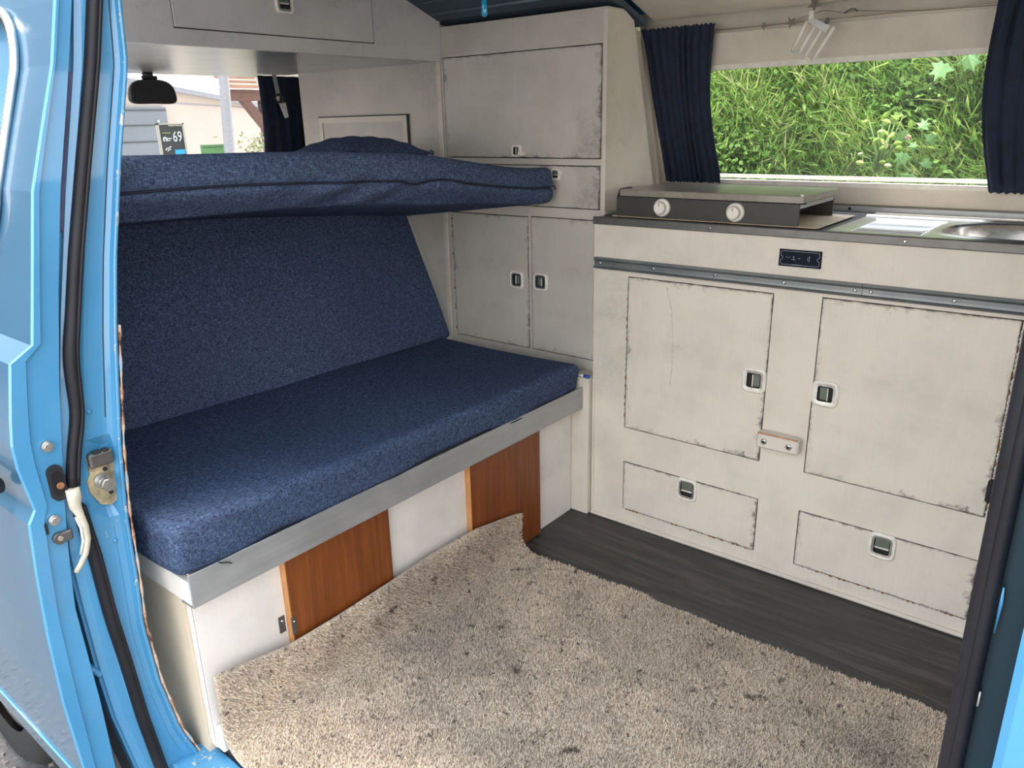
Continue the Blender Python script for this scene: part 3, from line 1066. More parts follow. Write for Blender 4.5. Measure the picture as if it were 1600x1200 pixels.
# ------------------------------------------------------------------ bench
bn = thing('bench_seat', 'white bench box with metal edge strip and two brown wooden panels', 'bench', (-0.3, -0.6, 0))
bx((-0.62, -1.218, 0.3455), (-0.024, -0.022, 0.391), 'paint_bench').build('seat_board', bn)
FX = -0.060
for (ya, yb) in ((-1.216, -1.032), (-0.757, -0.487), (-0.196, -0.0215)):
    bx((FX - .018, ya, 0.0), (FX, yb, 0.345), 'paint_bench', .001).build('white_panel', bn)
for (ya, yb) in ((-1.031, -0.758), (-0.486, -0.197)):
    p = bx((FX - .018, ya + .001, 0.004), (FX + .016, yb, 0.345), 'wood_red', .0005).build('wood_panel', bn, origin=(FX, ya, 0))
    bx((FX - .001, ya - .001, 0.004), (FX + .0155, ya + .0008, 0.345), 'wood_edge').build('pale_edge', p)
mb = MB()
mb.box((FX, -1.052, 0.163), (FX + .003, -1.038, 0.200), 'screw_dark', .0006)
mb.box((FX + .014, -1.0325, 0.155), (FX + .0172, -1.022, 0.195), 'screw_dark', .0006)
screw(mb, (FX + .003, -1.045, .190), 'x', .003, 'chrome'); screw(mb, (FX + .017, -1.027, .185), 'x', .0025, 'chrome')
mb.build('hinge', bn)
bx((-0.60, -1.2235, -0.045), (FX - .0185, -1.204, 0.345), 'panel_tan').build('end_panel', bn)
bx((-0.074, -1.2200, 0.02), (-0.0605, -1.2165, 0.345), 'paint_bench', .001).build('end_batten', bn)
bx((FX + .0003, -1.216, 0.0), (FX + .024, -1.165, 0.052), 'paint_bench', .003).build('foot_block', bn)
mb = MB(); screw(mb, (FX + .024, -1.190, .03), 'x', .005); mb.build('screw', bn)
bx((-0.62, -1.218, 0.0), (-0.604, -0.02, 0.345), 'paint_bench').build('rear_panel', bn)
mb = MB()
mb.box((-0.0235, -1.232, 0.338), (-0.0200, -0.0205, 0.404), 'aluminium', .0008)
mb.box((-0.060, -1.232, 0.338), (-0.0235, -0.0205, 0.3405), 'aluminium')
ts = mb.build('metal_strip', bn)
bx((-0.62, -1.232, 0.3415), (-0.024, -1.2185, 0.388), 'paint_bench', .002).build('board_end', bn)


# seat cushion
def seat_fn(x, y, z):
    t = (y + 1.24) / 1.24                      # 0 near door, 1 at kitchen
    top = sm01((z - 0.40) / 0.06)
    z += top * (0.022 * (1 - t) ** 1.5)
    z += top * 0.004 * math.sin(7 * y + 1.3) * math.sin(6 * x + .4)
    z += top * 0.010 * math.exp(-((x + .3) / .2) ** 2) * math.exp(-((y + .6) / .5) ** 2) * -0.6
    fr = sm01((x + 0.12) / 0.09)
    x += fr * (0.004 * math.sin(14 * y) * (1 - top)) + fr * 0.003 * math.sin(31 * y + z * 60)
    # front lower edge tucks in and wanders over the metal strip
    lo = 1 - sm01((z - 0.392) / 0.03)
    z += fr * lo * 0.006 * (math.sin(9 * y + .5) + .4 * math.sin(23 * y))
    return (x, y, z)


sc = cushion(-0.640, -0.026, -1.246, -0.024, 0.3925, 0.474, 0.020, 'denim', seat_fn, 30, 90, 8)
o = weld(sc.build('seat_cushion', None, (-0.33, -0.63, 0.392)))
tag(o, 'flat denim-blue seat cushion lying on the white bench box', 'cushion')
mb = MB()
mb.tube([seat_fn(-0.0275, y, 0.403) for y in np.linspace(-1.22, -0.05, 60)], 0.0022, 'zip_dark', 6)
mb.tube([(-0.018, -1.175, 0.4045), (-0.0165, -1.168, 0.400), (-0.0175, -1.160, 0.397), (-0.0165, -1.152, 0.392)], 0.0012, 'zip_dark', 6)
mb.build('zip', o)


# backrest cushion: leans back from the seat
BX0, BZ0 = -0.545, 0.468
BX1, BZ1 = -0.728, 0.900
ub = Vector((BX1 - BX0, 0, BZ1 - BZ0)); LB = ub.length; ub.normalize()
nb = Vector((ub.z, 0, -ub.x))                 # out of the front face, towards the room


def back_fn(x, y, z):
    # local: x = thickness (0 front .. -0.1), z = height along the slope; the upper edge rises to meet the bunk
    t = -(y - 0.02)
    z *= float(np.interp(t, [0, .25, .55, .9, 1.3], [.925, .97, 1.04, 1.08, 1.10]))
    s = z / LB
    bulge = 0.010 * math.sin(math.pi * max(0, min(1, s))) * math.sin(math.pi * max(0, min(1, (y + 1.27) / 1.25)))
    wr_ = 0.0035 * math.sin(22 * y + 3 * s) * math.exp(-((y + .95) / .3) ** 2) * s + 0.003 * math.sin(17 * y + 5 * s) * (1 - s)
    fr = sm01((x + .06) / .05)
    p = Vector((BX0, 0, BZ0)) + ub * z + nb * (x + fr * (bulge + wr_))
    return (p.x, y + 0.01 * (1 - s), p.z)


bc = cushion(-0.095, 0.0, -1.19, -0.006, 0.0, LB, 0.016, 'denim_back', back_fn, 6, 70, 26)
o = weld(bc.build('backrest_cushion', None, (-0.65, -0.63, 0.46)))
tag(o, 'dark denim-blue backrest cushion leaning back behind the seat', 'cushion')


# bunk mattress lying across the cab on top of the backrest
def mat_fn(x, y, z):
    # u: 0 at front edge .. 1 at rear ; w: 0 bottom .. 1 top
    u = (x + 0.155) / -0.75
    w = (z - 0.0) / 0.10
    t = -(y - 0.02)                                   # distance from the cupboard end
    lift = 0.062 * sm01(t / 0.55) + 0.028 * sm01((t - .45) / .8)
    bot = float(np.interp(t, [0, .12, .25, .5, .8, 1.2], [.909, .920, .935, .960, .975, .982])) - 0.085 * u
    # belly sags in the middle of the span
    bot -= 0.006 * math.exp(-((t - 0.45) / 0.16) ** 2) * (1 - .4 * u)
    top = 1.004 + lift - 0.050 * u + 0.004 * math.sin(8 * y + 1)
    zz = bot + (top - bot) * w
    front = sm01(1 - u * 14)
    # seam groove half way up the front, lower half folds under
    xx = x - 0.03 * (t / 1.2)
    xx -= front * 0.006 * math.exp(-((w - 0.44) / 0.07) ** 2)
    xx -= front * 0.035 * sm01((0.42 - w) / 0.5) * sm01(t / 0.25)
    xx += front * 0.010 * math.sin(math.pi * max(0, w)) 
    k = math.exp(-((t - .68) / .16) ** 2)
    xx += front * 0.010 * k * math.sin(40 * t + 9 * w) * (1 if w < .5 else .3)
    xx += front * 0.004 * math.sin(19 * y + 6 * w) * (1 - w)
    zz += front * 0.004 * math.sin(11 * y) * (1 - w)
    return (xx, y, zz)


mc = cushion(-0.905, -0.155, -1.19, 0.022, 0.0, 0.10, 0.016, 'denim_back', mat_fn, 24, 90, 12)
o = weld(mc.build('bunk_mattress', None, (-0.5, -0.6, 0.9)))
tag(o, 'thick denim-blue bunk cushion lying on top of the backrest', 'cushion')
mb = MB()
mb.tube([Vector(mat_fn(-0.155, y, 0.044)) + Vector((.0035, 0, -.009 * math.exp(-((y + .50) / .035) ** 2) + .005 * math.exp(-((y + .40) / .05) ** 2))) for y in np.linspace(-1.16, 0.0, 110)], 0.0028, 'zip_dark', 6)
mb.tube([(-0.158, 0.012, 0.957), (-0.150, 0.022, 0.956), (-0.147, 0.026, 0.951), (-0.150, 0.029, 0.946)], 0.0018, 'zip_dark', 6)
mb.build('zip', o)

# pillow on the bunk
mb = MB()
rows = []
PC = (-0.68, -0.190)
for i in range(25):
    v_ = -1 + 2 * i / 24
    r2 = []
    for j in range(33):
        u_ = -1 + 2 * j / 32
        hgt = 0.038 * (max(0, 1 - abs(u_) ** 2.6) ** .7) * (max(0, 1 - abs(v_) ** 2.6) ** .7)
        r2.append((u_, v_, hgt))
    rows.append(r2)
def pw(u_, v_, h_, sg):
    pin = 1 - .06 * (1 - abs(v_)) * abs(u_) ** 3
    zt = 1.040 - 0.010 * u_ 
    return (PC[0] + .13 * v_, PC[1] + .158 * u_ * pin, zt + 0.012 + sg * h_ + .0015 * math.sin(17 * u_ + 5 * v_))
mb.grid([[pw(u_, v_, h_ * 1.15, 1) for u_, v_, h_ in r] for r in rows], 'denim_back', flip=True)
mb.grid([[pw(u_, v_, h_ * 0.9, -1) for u_, v_, h_ in r] for r in rows], 'denim_back')
pb = weld(mb.build('pillow', None, (-0.6, -0.2, 1.04)))
tag(pb, 'flat dark blue pillow lying on the bunk cushion by the wall', 'pillow')
mb = MB()
mb.tube([(-0.56, -0.040, 1.052), (-0.552, -0.034, 1.046), (-0.556, -0.036, 1.038)], .004, 'curtain_light', 6)
mb.build('care_tag', pb)

# ------------------------------------------------------------------ curtains
def curtain(name, label, xs_top, xs_bot, z1, z0, folds, amp, parent_loc, off=0.018, edge=None, hem=.014, gather=True, yf=yw):
    mb = MB()
    nu, nv = folds * 12, 44
    rows = []
    for j in range(nv + 1):
        t = j / nv
        z = z1 + (z0 - z1) * t
        r = []
        for i in range(nu + 1):
            s = i / nu
            xa = xs_top[0] + (xs_bot[0] - xs_top[0]) * t
            xb = xs_top[1] + (xs_bot[1] - xs_top[1]) * t
            if edge:
                xb += edge(t)[1]; xa += edge(t)[0]
            ph = s * folds * 2 * math.pi + 0.9 * math.sin(3 * s * math.pi + 2 * t) + .5 * t
            a = amp * (0.65 + .35 * math.sin(s * 11 + 1)) * (0.7 + .3 * math.cos(t * math.pi * 2))
            fold = a * math.sin(ph) + .3 * a * math.sin(2.3 * ph + 1)
            if gather and (t < .06 or t > .95):
                fold *= .55
            r.append((xa + (xb - xa) * s + .15 * fold, yf(z) - off - amp + fold, z + (0.002 * math.sin(ph * 1.7) if j in (0, nv) else 0)))
        rows.append(r)
    mb.grid(rows, 'curtain')
    o = mb.build(name, None, parent_loc)
    sm = o.modifiers.new('thickness', 'SOLIDIFY'); sm.thickness = 0.0015
    return o


c1 = curtain('curtain', 'x', (-0.022, 0.192), (0.002, 0.176), 1.356, 0.948, 10, 0.008, (0.08, 0.33, 0.95),
             edge=lambda t: (0, -0.020 * math.sin(math.pi * min(1, t * 1.1)) if t < .9 else 0))
tag(c1, 'gathered navy curtain beside the cupboard at the left window end', 'curtain', 'navy window curtains')
mb = MB()
mb.tube([(0.15, 0.365, 1.10), (0.155, 0.352, 1.05)], .0005, 'curtain', 6)
mb = MB(); mb.tube([(-0.034, yw(1.346) - .008, 1.346), (0.20, yw(1.346) - .014, 1.349)], .0022, 'chrome', 8)
mb.tube([(-0.040, yw(1.346) - .002, 1.349), (-0.030, yw(1.346) - .010, 1.343)], .004, 'dull_chrome', 8)
mb.build('curtain_wire', c1)
c2 = curtain('curtain', 'x', (0.826, 1.10), (0.850, 1.06), 1.352, 0.944, 9, 0.009, (0.95, 0.33, 0.95),
             edge=lambda t: (-0.022 * math.sin(math.pi * t) - .004, 0))
tag(c2, 'navy curtain hanging at the right end of the long window', 'curtain', 'navy window curtains')
mb = MB(); mb.tube([(0.82, yw(1.346) - .012, 1.349), (1.2, yw(1.346) - .012, 1.349)], .0022, 'chrome', 8); mb.build('curtain_wire', c2)

# cab curtain hanging across the end of the panel wall
mb = MB()
rows = []
for j in range(21):
    t = j / 20
    z = 1.300 - 0.30 * t
    rows.append([(-1.36 + 0.010 * math.sin(s * 30) * (.5 + .5 * t), -0.062 + .217 * s + .008 * math.sin(t * 3) - 0.012 * t, z) for s in np.linspace(0, 1, 60)])
mb.grid(rows, 'curtain')
cc = mb.build('cab_curtain', None, (-1.36, 0.05, 1.0))
cc.modifiers.new('thickness', 'SOLIDIFY').thickness = .0015
tag(cc, 'dark navy curtain hanging in the cab beside the windscreen', 'curtain')
# seat belt in front of it
sb = thing('seat_belt', 'grey seat belt strap with pale buckle hanging before the cab curtain', 'seat belt', (-1.33, 0.0, 1.2))
mb = MB(); mb.hexa([(-1.335, -0.010, 1.232), (-1.333, -0.010, 1.232), (-1.333, 0.008, 1.232), (-1.335, 0.008, 1.232)], [(-1.335, -0.018, 1.303), (-1.333, -0.018, 1.303), (-1.333, -0.003, 1.303), (-1.335, -0.003, 1.303)], 'belt_web'); mb.build('strap', sb)
mb = MB(); mb.tube([(-1.335, -0.004, 1.240), (-1.335, 0.0, 1.222), (-1.335, 0.006, 1.208)], [.012, .016, .010], 'black_plastic', 10)
mb.tube([(-1.324, -0.012, 1.224), (-1.322, -0.012, 1.224)], .008, 'dull_chrome', 12); mb.build('belt_guide', sb)
mb = MB(); mb.hexa([(-1.33, 0.012, 1.158), (-1.326, 0.012, 1.158), (-1.326, 0.026, 1.162), (-1.33, 0.026, 1.162)], [(-1.33, -0.006, 1.208), (-1.326, -0.006, 1.208), (-1.326, 0.020, 1.210), (-1.33, 0.020, 1.210)], 'grey_white'); mb.build('buckle_tongue', sb)

# rear-view mirror
mr = thing('rear_view_mirror', 'black rear-view mirror hanging at the windscreen top', 'mirror', (-1.40, -0.42, 1.31))
MY = -0.418
MC = Vector((-1.42, MY, 1.243))
mb = MB()
n_ = 40
def mring(kx, dx):
    r = []
    for i in range(n_):
        a = 2 * math.pi * i / n_
        ca, sa = math.cos(a), math.sin(a)
        yy = 0.075 * kx * math.copysign(abs(ca) ** .5, ca)
        zz_ = 0.037 * kx * math.copysign(abs(sa) ** .6, sa)
        zz_ -= yy * yy * 1.2 
        yy *= 1 - zz_ * 2.2
        r.append((MC.x + dx, MC.y + yy, MC.z + zz_ + 0.002))
    return r + [r[0]]
mb.grid([mring(.90, -.020), mring(1.0, -.010), mring(1.0, .006), mring(.95, .011), mring(.9, .010)], 'black_plastic')
mb.add(mring(.9, .010)[:-1], [tuple(range(n_))], 'black_plastic')
mb.add(mring(.9, -.020)[:-1], [tuple(range(n_))[::-1]], 'black_plastic')
mb.build('mirror_shell', mr)
mb = MB()
mb.tube([(-1.425, MY, 1.277), (-1.425, MY - .001, 1.290), (-1.43, MY - .002, 1.302)], [.010, .013, .018], 'black_plastic', 12)
mb.tube([(-1.425, MY - .024, 1.287), (-1.425, MY + .024, 1.287)], .006, 'black_plastic', 8)
mb.build('mirror_arm', mr)

# ------------------------------------------------------------------ hanging bits above the window
gl_ = thing('star_garland', 'string of flat grey stars along the gutter above the window', 'garland', (0.4, 0.25, 1.34))
pts = [(0.196, .272, 1.340), (0.25, .262, 1.337), (0.318, .262, 1.339), (0.36, .258, 1.338), (0.393, .258, 1.341), (0.43, .25, 1.350), (0.47, .25, 1.358), (0.515, .26, 1.349), (0.54, .262, 1.352), (0.60, .265, 1.345), (0.70, .268, 1.338), (0.826, .268, 1.336)]
mb = MB(); mb.tube(pts, .0009, 'star_grey', 6); mb.build('string', gl_)
def star(c, r, rot, squash=1.0):
    mb = MB()
    v = []
    for sd in (0, 1):
        for i in range(10):
            a = rot + math.pi * i / 5 + math.pi / 2
            q = r if i % 2 == 0 else r * .40
            v.append((c[0] + q * math.cos(a) * squash, c[1] + .0012 * sd, c[2] + q * math.sin(a)))
    f = [tuple(range(10)), tuple(range(10, 20))[::-1]] + [(i, (i + 1) % 10, 10 + (i + 1) % 10, 10 + i) for i in range(10)]
    mb.add(v, f, 'star_grey')
    return mb.build('star', gl_)
star((0.322, .258, 1.338), .0125, math.pi + .05, .6)
star((0.390, .254, 1.339), .0150, math.pi - .12)
star((0.446, .246, 1.373), .0185, math.pi)
mb = MB(); mb.tube([(0.512, .26, 1.349), (0.520, .256, 1.352), (0.528, .256, 1.3555), (0.536, .256, 1.3545), (0.542, .26, 1.350)], .0022, 'screw_dark', 6)
mb.build('knot', gl_)

lp = thing('hanging_lamp', 'white four-tube lamp hanging at a slant before the window lining', 'lamp', (0.45, 0.22, 1.33))
T0 = [Vector((0.440, .225, 1.336)), Vector((0.458, .225, 1.322)), Vector((0.474, .225, 1.312)), Vector((0.503, .225, 1.318))]
T1 = [Vector((0.411, .225, 1.275)), Vector((0.427, .225, 1.267)), Vector((0.442, .225, 1.258)), Vector((0.460, .225, 1.248))]
for a_, b_ in zip(T0, T1):
    mb = MB(); mb.tube([a_, b_], .0042, 'tube_white', 10); mb.build('tube', lp)
mb = MB()
mb.hexa([(0.442, .224, 1.334), (0.485, .224, 1.306), (0.485, .230, 1.306), (0.442, .230, 1.334)], [(0.447, .224, 1.344), (0.493, .224, 1.322), (0.493, .230, 1.322), (0.447, .230, 1.344)], 'grey_white')
mb.tube([(0.448, .225, 1.336), (0.448, .225, 1.357)], .006, 'off_white_plastic', 10)
mb.tube([(0.487, .215, 1.326), (0.492, .214, 1.336)], .005, 'screw_dark', 8)
mb.build('socket', lp)
mb = MB(); mb.tube([T1[0] + Vector((-.002, 0, -.001)), T1[1] + Vector((0, 0, -.001))], .003, 'grey_white', 8); mb.tube([T1[2], T1[3]], .0025, 'tube_white', 8); mb.build('end_clip', lp)
mb = MB(); mb.tube([(0.450, .225, 1.355), (0.448, .24, 1.372), (0.447, .25, 1.390)], .0008, 'star_grey', 6); mb.build('cord', lp)

mb = MB()
mb.tube([(-0.279, -0.1, 1.384), (-0.279, -0.1, 1.386), (-0.279, -0.1, 1.392), (-0.279, -0.1, 1.41), (-0.279, -0.1, 1.44)], [.0015, .0055, .0082, .0078, .0068], 'cyan_glass', 14)
mb.tube([(-0.279, -0.1, 1.44), (-0.279, -0.1, 1.462)], .001, 'cyan_glass', 6)
tag(mb.build('drop_pendant', None, (-0.279, -0.1, 1.384)), 'bright cyan drop-shaped pendant hanging from the dark ceiling', 'pendant')

# ------------------------------------------------------------------ rug
def rug_edge(y):
    ys_ = [-1.225, -1.211, -1.055, -0.935, -0.79, -0.647, -0.485, -0.358, -0.303, -0.285]
    zs_ = [0.150, 0.180, 0.150, 0.148, 0.152, 0.158, 0.153, 0.131, 0.120, 0.04]
    return float(np.interp(y, ys_, zs_))


RX1 = 1.075


def rug_pt(s, y):
    """s: distance from the upper edge of the turned-up border, down the bench face and over the floor"""
    h = rug_edge(y)
    R = 0.055
    x0 = FX + 0.026
    up = max(0.0, h - R)
    if s < up:
        p = (x0 + 0.004 * (1 - s / max(up, 1e-3)), h - s, (1.0, 0.0))
    elif s < up + R * math.pi / 2:
        a = (s - up) / R
        p = (x0 + R * (1 - math.cos(a)), R - R * math.sin(a) + .002, (math.cos(a), math.sin(a)))
    else:
        q = s - up - R * math.pi / 2
        p = (x0 + R + q, 0.002, (0.0, 1.0))
    bend = 0.004 * math.sin(5 * p[0] + 3 * y) * sm01(p[1] < .01 and p[0] * 3 or 0)
    return (p[0], y, p[1] + max(0, bend)), (p[2][0], 0, p[2][1])


def rug_ylim(x):
    return -0.298 + 0.006 * math.sin(9 * x) + .003 * math.sin(31 * x)


rg = thing('rug', 'pale beige shaggy rug with dark specks turned up against the bench', 'rug', (0.4, -0.8, 0))
ys = np.linspace(-1.222, 0, 2)
mb = MB()
rows = []
NYR = 60
for j in range(NYR + 1):
    r = []
    for i in range(90):
        s = 1.27 * i / 89
        p, nrm = rug_pt(s, -0.75)
        yl = rug_ylim(p[0])
        y = -1.213 + (yl + 1.213) * j / NYR
        p, nrm = rug_pt(s, y)
        if p[0] > RX1: p = (RX1, p[1], p[2])
        r.append(p)
    rows.append(r)
mb.grid(rows, 'carpet_base', True, flip=True)
rb = mb.build('backing', rg)
sd_ = rb.modifiers.new('thickness', 'SOLIDIFY'); sd_.thickness = .003; sd_.offset = 1

NT = 300000
S = rng.uniform(0, 1.27, NT); U = rng.uniform(0, 1, NT)
P0 = np.zeros((NT, 3)); NR = np.zeros((NT, 3)); ok = np.ones(NT, bool)
for i in range(NT):
    s = S[i]
    x_ = rug_pt(s, -0.75)[0][0]
    yl = rug_ylim(x_)
    y = -1.213 + (yl + 1.213) * U[i]
    p, nrm = rug_pt(s, y)
    if p[0] > RX1: ok[i] = False
    P0[i] = p; NR[i] = nrm
P0, NR = P0[ok], NR[ok]
# tufts hanging over the rim of the rug
NT = len(P0)
P0 += NR * 0.002
ang = rng.uniform(0, 2 * np.pi, NT)
T_ = np.cross(NR, np.array([0, 1.0, 0])); B_ = np.tile(np.array([0, 1.0, 0]), (NT, 1))
d = T_ * np.cos(ang)[:, None] + B_ * np.sin(ang)[:, None]
lean = rng.uniform(0.2, 1.3, NT)[:, None]
Lh = rng.uniform(0.003, 0.0075, NT)[:, None]
tip = P0 + NR * Lh * 0.85 + d * Lh * lean * .8
e_ = np.cross(NR, d)
ww = rng.uniform(0.0008, 0.0017, NT)[:, None]
V = np.empty((NT * 3, 3)); V[0::3] = P0 - e_ * ww; V[1::3] = P0 + e_ * ww; V[2::3] = tip
V[:, 2] = np.maximum(V[:, 2], 0.001)


def trimesh(name, V, F, mat, parent, col=None):
    me = bpy.data.meshes.new(name)
    me.vertices.add(len(V)); me.vertices.foreach_set('co', V.astype(np.float32).ravel())
    nl = F.shape[0] * F.shape[1]
    me.loops.add(nl); me.loops.foreach_set('vertex_index', F.astype(np.int32).ravel())
    me.polygons.add(len(F)); me.polygons.foreach_set('loop_start', np.arange(0, nl, F.shape[1], dtype=np.int32))
    me.materials.append(M[mat])
    if col is not None:
        a = me.color_attributes.new('tint', 'FLOAT_COLOR', 'POINT')
        a.data.foreach_set('color', np.concatenate([col, np.ones((len(col), 1))], 1).astype(np.float32).ravel())
    me.update(calc_edges=True); me.validate()
    o = bpy.data.objects.new(name, me); COL.objects.link(o)
    if parent is not None:
        o.parent = parent
    return o


F = np.arange(NT * 3).reshape(-1, 3)
V -= np.array([0.4, -0.8, 0])
pile = trimesh('pile', V, F, 'carpet_pile', rg)
pile['kind'] = 'stuff'

# ------------------------------------------------------------------ door pillar on the left (blue)
PX = -0.10
pin = [(-1.130, 1.46), (-1.136, 1.335), (-1.139, 1.31), (-1.145, 1.222), (-1.181, 1.084), (-1.214, 0.942), (-1.236, 0.823), (-1.264, 0.634), (-1.275, 0.521), (-1.280, 0.399), (-1.286, 0.305), (-1.279, 0.181), (-1.260, 0.059), (-1.225, -0.05), (-1.205, -0.12)]
pout = [(-1.17, 1.46), (-1.196, 1.321), (-1.216, 1.219), (-1.262, 1.043), (-1.306, 0.858), (-1.326, 0.762), (-1.345, 0.662), (-1.357, 0.579), (-1.367, 0.480), (-1.366, 0.371), (-1.363, 0.253), (-1.356, 0.140), (-1.340, 0.026), (-1.32, -0.12)]


def at(poly, z):
    zs_ = [p[1] for p in poly][::-1]; ys_ = [p[0] for p in poly][::-1]
    return float(np.interp(z, zs_, ys_))


pil = thing('door_pillar', 'light blue painted door pillar with black rubber seal and striker plate', 'pillar', (PX, -1.28, 0))
mb = MB()
rows = []
for z in np.linspace(1.46, -0.12, 90):
    a, b = at(pin, z), at(pout, z)
    rec = sm01((z - .52) / .02) * sm01((.665 - z) / .02)          # pocket round the striker
    r = []
    for (t, dx) in ((0, -.075), (0, -.004), (.02, 0.0), (.09, 0.0), (.13, -.005), (.18, -.007), (.22, -.009), (.30, -.010), (.62, -.010), (.68, -.014), (.86, -.016), (1.0, -.020), (1.0, -.10)):
        if .15 < t < .6:
            dx -= rec * 0.010
        r.append((PX + dx, a + (b - a) * t, z))
    rows.append(r)
mb.grid(rows, 'body_blue', False, flip=True)
pp = mb.build('pillar_panel', pil)
# inner lip bead and worn seam
mb = MB(); mb.tube([(PX + .001, at(pin, z) - .004, z) for z in np.linspace(1.45, -0.06, 70)], .0035, 'body_blue_chipped', 8); mb.build('lip_bead', pil)
mb = MB(); mb.tube([(PX + .001, at(pin, z) + .003, z) for z in np.linspace(0.835, -0.05, 60)], [.0022 + .001 * math.sin(k * 1.9) for k in range(60)], 'seam_worn', 6); mb.build('worn_seam', pil)
mb = MB(); mb.tube([(PX - .009, at(pin, z) + (at(pout, z) - at(pin, z)) * .24, z) for z in np.linspace(1.40, 0.69, 40)], .0009, 'dark_gap', 5)
mb.tube([(PX - .010, at(pin, z) + (at(pout, z) - at(pin, z)) * .24, z) for z in np.linspace(0.50, 0.0, 30)], .0009, 'dark_gap', 5); mb.build('joint_line', pil)
# seals
sl = [(-1.150, 1.44), (-1.171, 1.331), (-1.177, 1.306), (-1.197, 1.22), (-1.235, 1.087), (-1.273, 0.95), (-1.296, 0.856), (-1.310, 0.799), (-1.315, 0.738), (-1.317, 0.707), (-1.334, 0.658), (-1.347, 0.597)]
rr_ = [.0125] * 8 + [.0115, .012, .0135, .0125]
sl2 = [(-1.345, 0.560), (-1.337, 0.466), (-1.334, 0.353), (-1.326, 0.244), (-1.319, 0.128), (-1.304, -0.02), (-1.29, -.1)]
def smoothpath(p, n_=60):
    zs_ = np.linspace(p[0][1], p[-1][1], n_)
    ys_ = np.array([at(p, z) for z in zs_])
    for _ in range(3):
        ys_[1:-1] = (ys_[:-2] + ys_[1:-1] * 2 + ys_[2:]) / 4
    return [(y, z) for y, z in zip(ys_, zs_)]
q = smoothpath(sl)
mb = MB(); mb.tube([(PX - .006, y, z) for y, z in q], [.0118 + .0015 * math.sin(k * .31) * (k > 40) for k in range(60)], 'rubber', 12, flat=.8)
mb.tube([(PX + .0035, y + .006, z) for y, z in q], .0032, 'rubber', 8)
tag(mb.build('rubber_seal', pil), 'black rubber door seal, upper length')
q = smoothpath(sl2)
mb = MB(); mb.tube([(PX - .008, y, z) for y, z in q], .0125, 'rubber', 12, flat=.8)
mb.tube([(PX + .001, y + .006, z) for y, z in q], .0035, 'rubber', 8)
tag(mb.build('rubber_seal', pil), 'black rubber door seal, lower length')
# outer jamb strip left of the seal, black sheet behind standing in for the shade in the gap
mb = MB()
rows = [[(PX - .030, at(pout, z) + .015, z), (PX - .030, at(pout, z) - .004, z), (PX - .10, at(pout, z) - .004, z)] for z in np.linspace(1.46, -0.12, 50)]
mb.grid(rows, 'body_blue', False, flip=True)
mb.grid([[(PX - .05, at(pout, z) + .03, z), (PX - .055, at(pout, z) - .018, z)] for z in np.linspace(1.46, -0.12, 20)], 'matte_black', False, flip=True)
mb.build('jamb_strip', pil)
# striker
mb = MB()
SXX = PX - .0125
prof = []
cy, cz = -1.300, 0.590
for (dy, dz) in ((-.014, .034), (.010, .030), (.017, .020), (.019, -.012), (.013, -.034), (.003, -.041), (-.008, -.036), (-.017, -.014), (-.018, .002), (-.013, .012)):
    prof.append((cy + dy * 1.45 + .002, cz + dz * 1.2))
mb.prism(prof, 0, SXX, SXX + .005, 'striker_brass')
sp_ = mb.build('striker_plate', pil)
mb = MB(); mb.box((SXX + .004, cy - .018, cz + .026), (SXX + .018, cy + .020, cz + .050), 'screw_dark', .003)
mb.box((SXX + .008, cy - .010, cz + .047), (SXX + .017, cy + .002, cz + .053), 'matte_black', .001)
mb.box((SXX + .008, cy + .005, cz + .047), (SXX + .017, cy + .014, cz + .053), 'matte_black', .001)
mb.build('guide_block', sp_)
mb = MB(); mb.tube([(SXX + .004, cy - .002, cz - .002), (SXX + .010, cy - .002, cz - .002)], .013, 'dull_chrome', 16)
mb.tube([(SXX + .010, cy - .002, cz - .003), (SXX + .026, cy - .002, cz - .003)], .0085, 'chrome', 16)
mb.tube([(SXX + .026, cy - .002, cz - .003), (SXX + .032, cy - .002, cz - .003)], .0115, 'dull_chrome', 6)
mb.build('striker_bolt', sp_)
for (dy, dz) in ((.006, .016), (.008, -.026)):
    mb = MB()
    mb.tube([(SXX + .004, cy + dy, cz + dz), (SXX + .0075, cy + dy, cz + dz)], [.009, .007], 'striker_brass', 14)
    mb.tube([(SXX + .0070, cy + dy, cz + dz), (SXX + .0078, cy + dy, cz + dz)], .004, 'matte_black', 8)
    mb.build('screw', sp_)
for (y_, z_) in ((-1.298, 0.706), (-1.30, 0.475), (-1.188, 1.052)):
    mb = MB()
    screw(mb, (PX - .009, y_, z_), 'x', .0042, 'body_blue')
    mb.build('screw', pil)
# cream curved pull handle hanging from the seal end
hp = [(PX + .003, -1.351, 0.596), (PX + .004, -1.351, 0.580), (PX + .006, -1.353, 0.566), (PX + .010, -1.350, 0.550), (PX + .012, -1.347, 0.530), (PX + .012, -1.348, 0.508), (PX + .011, -1.355, 0.485), (PX + .010, -1.366, 0.468), (PX + .008, -1.374, 0.458)]
mb = MB(); mb.tube(hp, [.0105, .0110, .0090, .0060, .0052, .0050, .0048, .0045, .004], 'cream_plastic', 12, flat=.9)
mb.tube([(PX + .009, -1.357, 0.550), (PX + .012, -1.354, .530), (PX + .012, -1.355, .508), (PX + .010, -1.362, .486)], .0022, 'grey_white', 6)
tag(mb.build('pull_handle', None, (PX, -1.34, 0.44)), 'cream curved plastic pull handle hanging below the black door seal', 'handle')

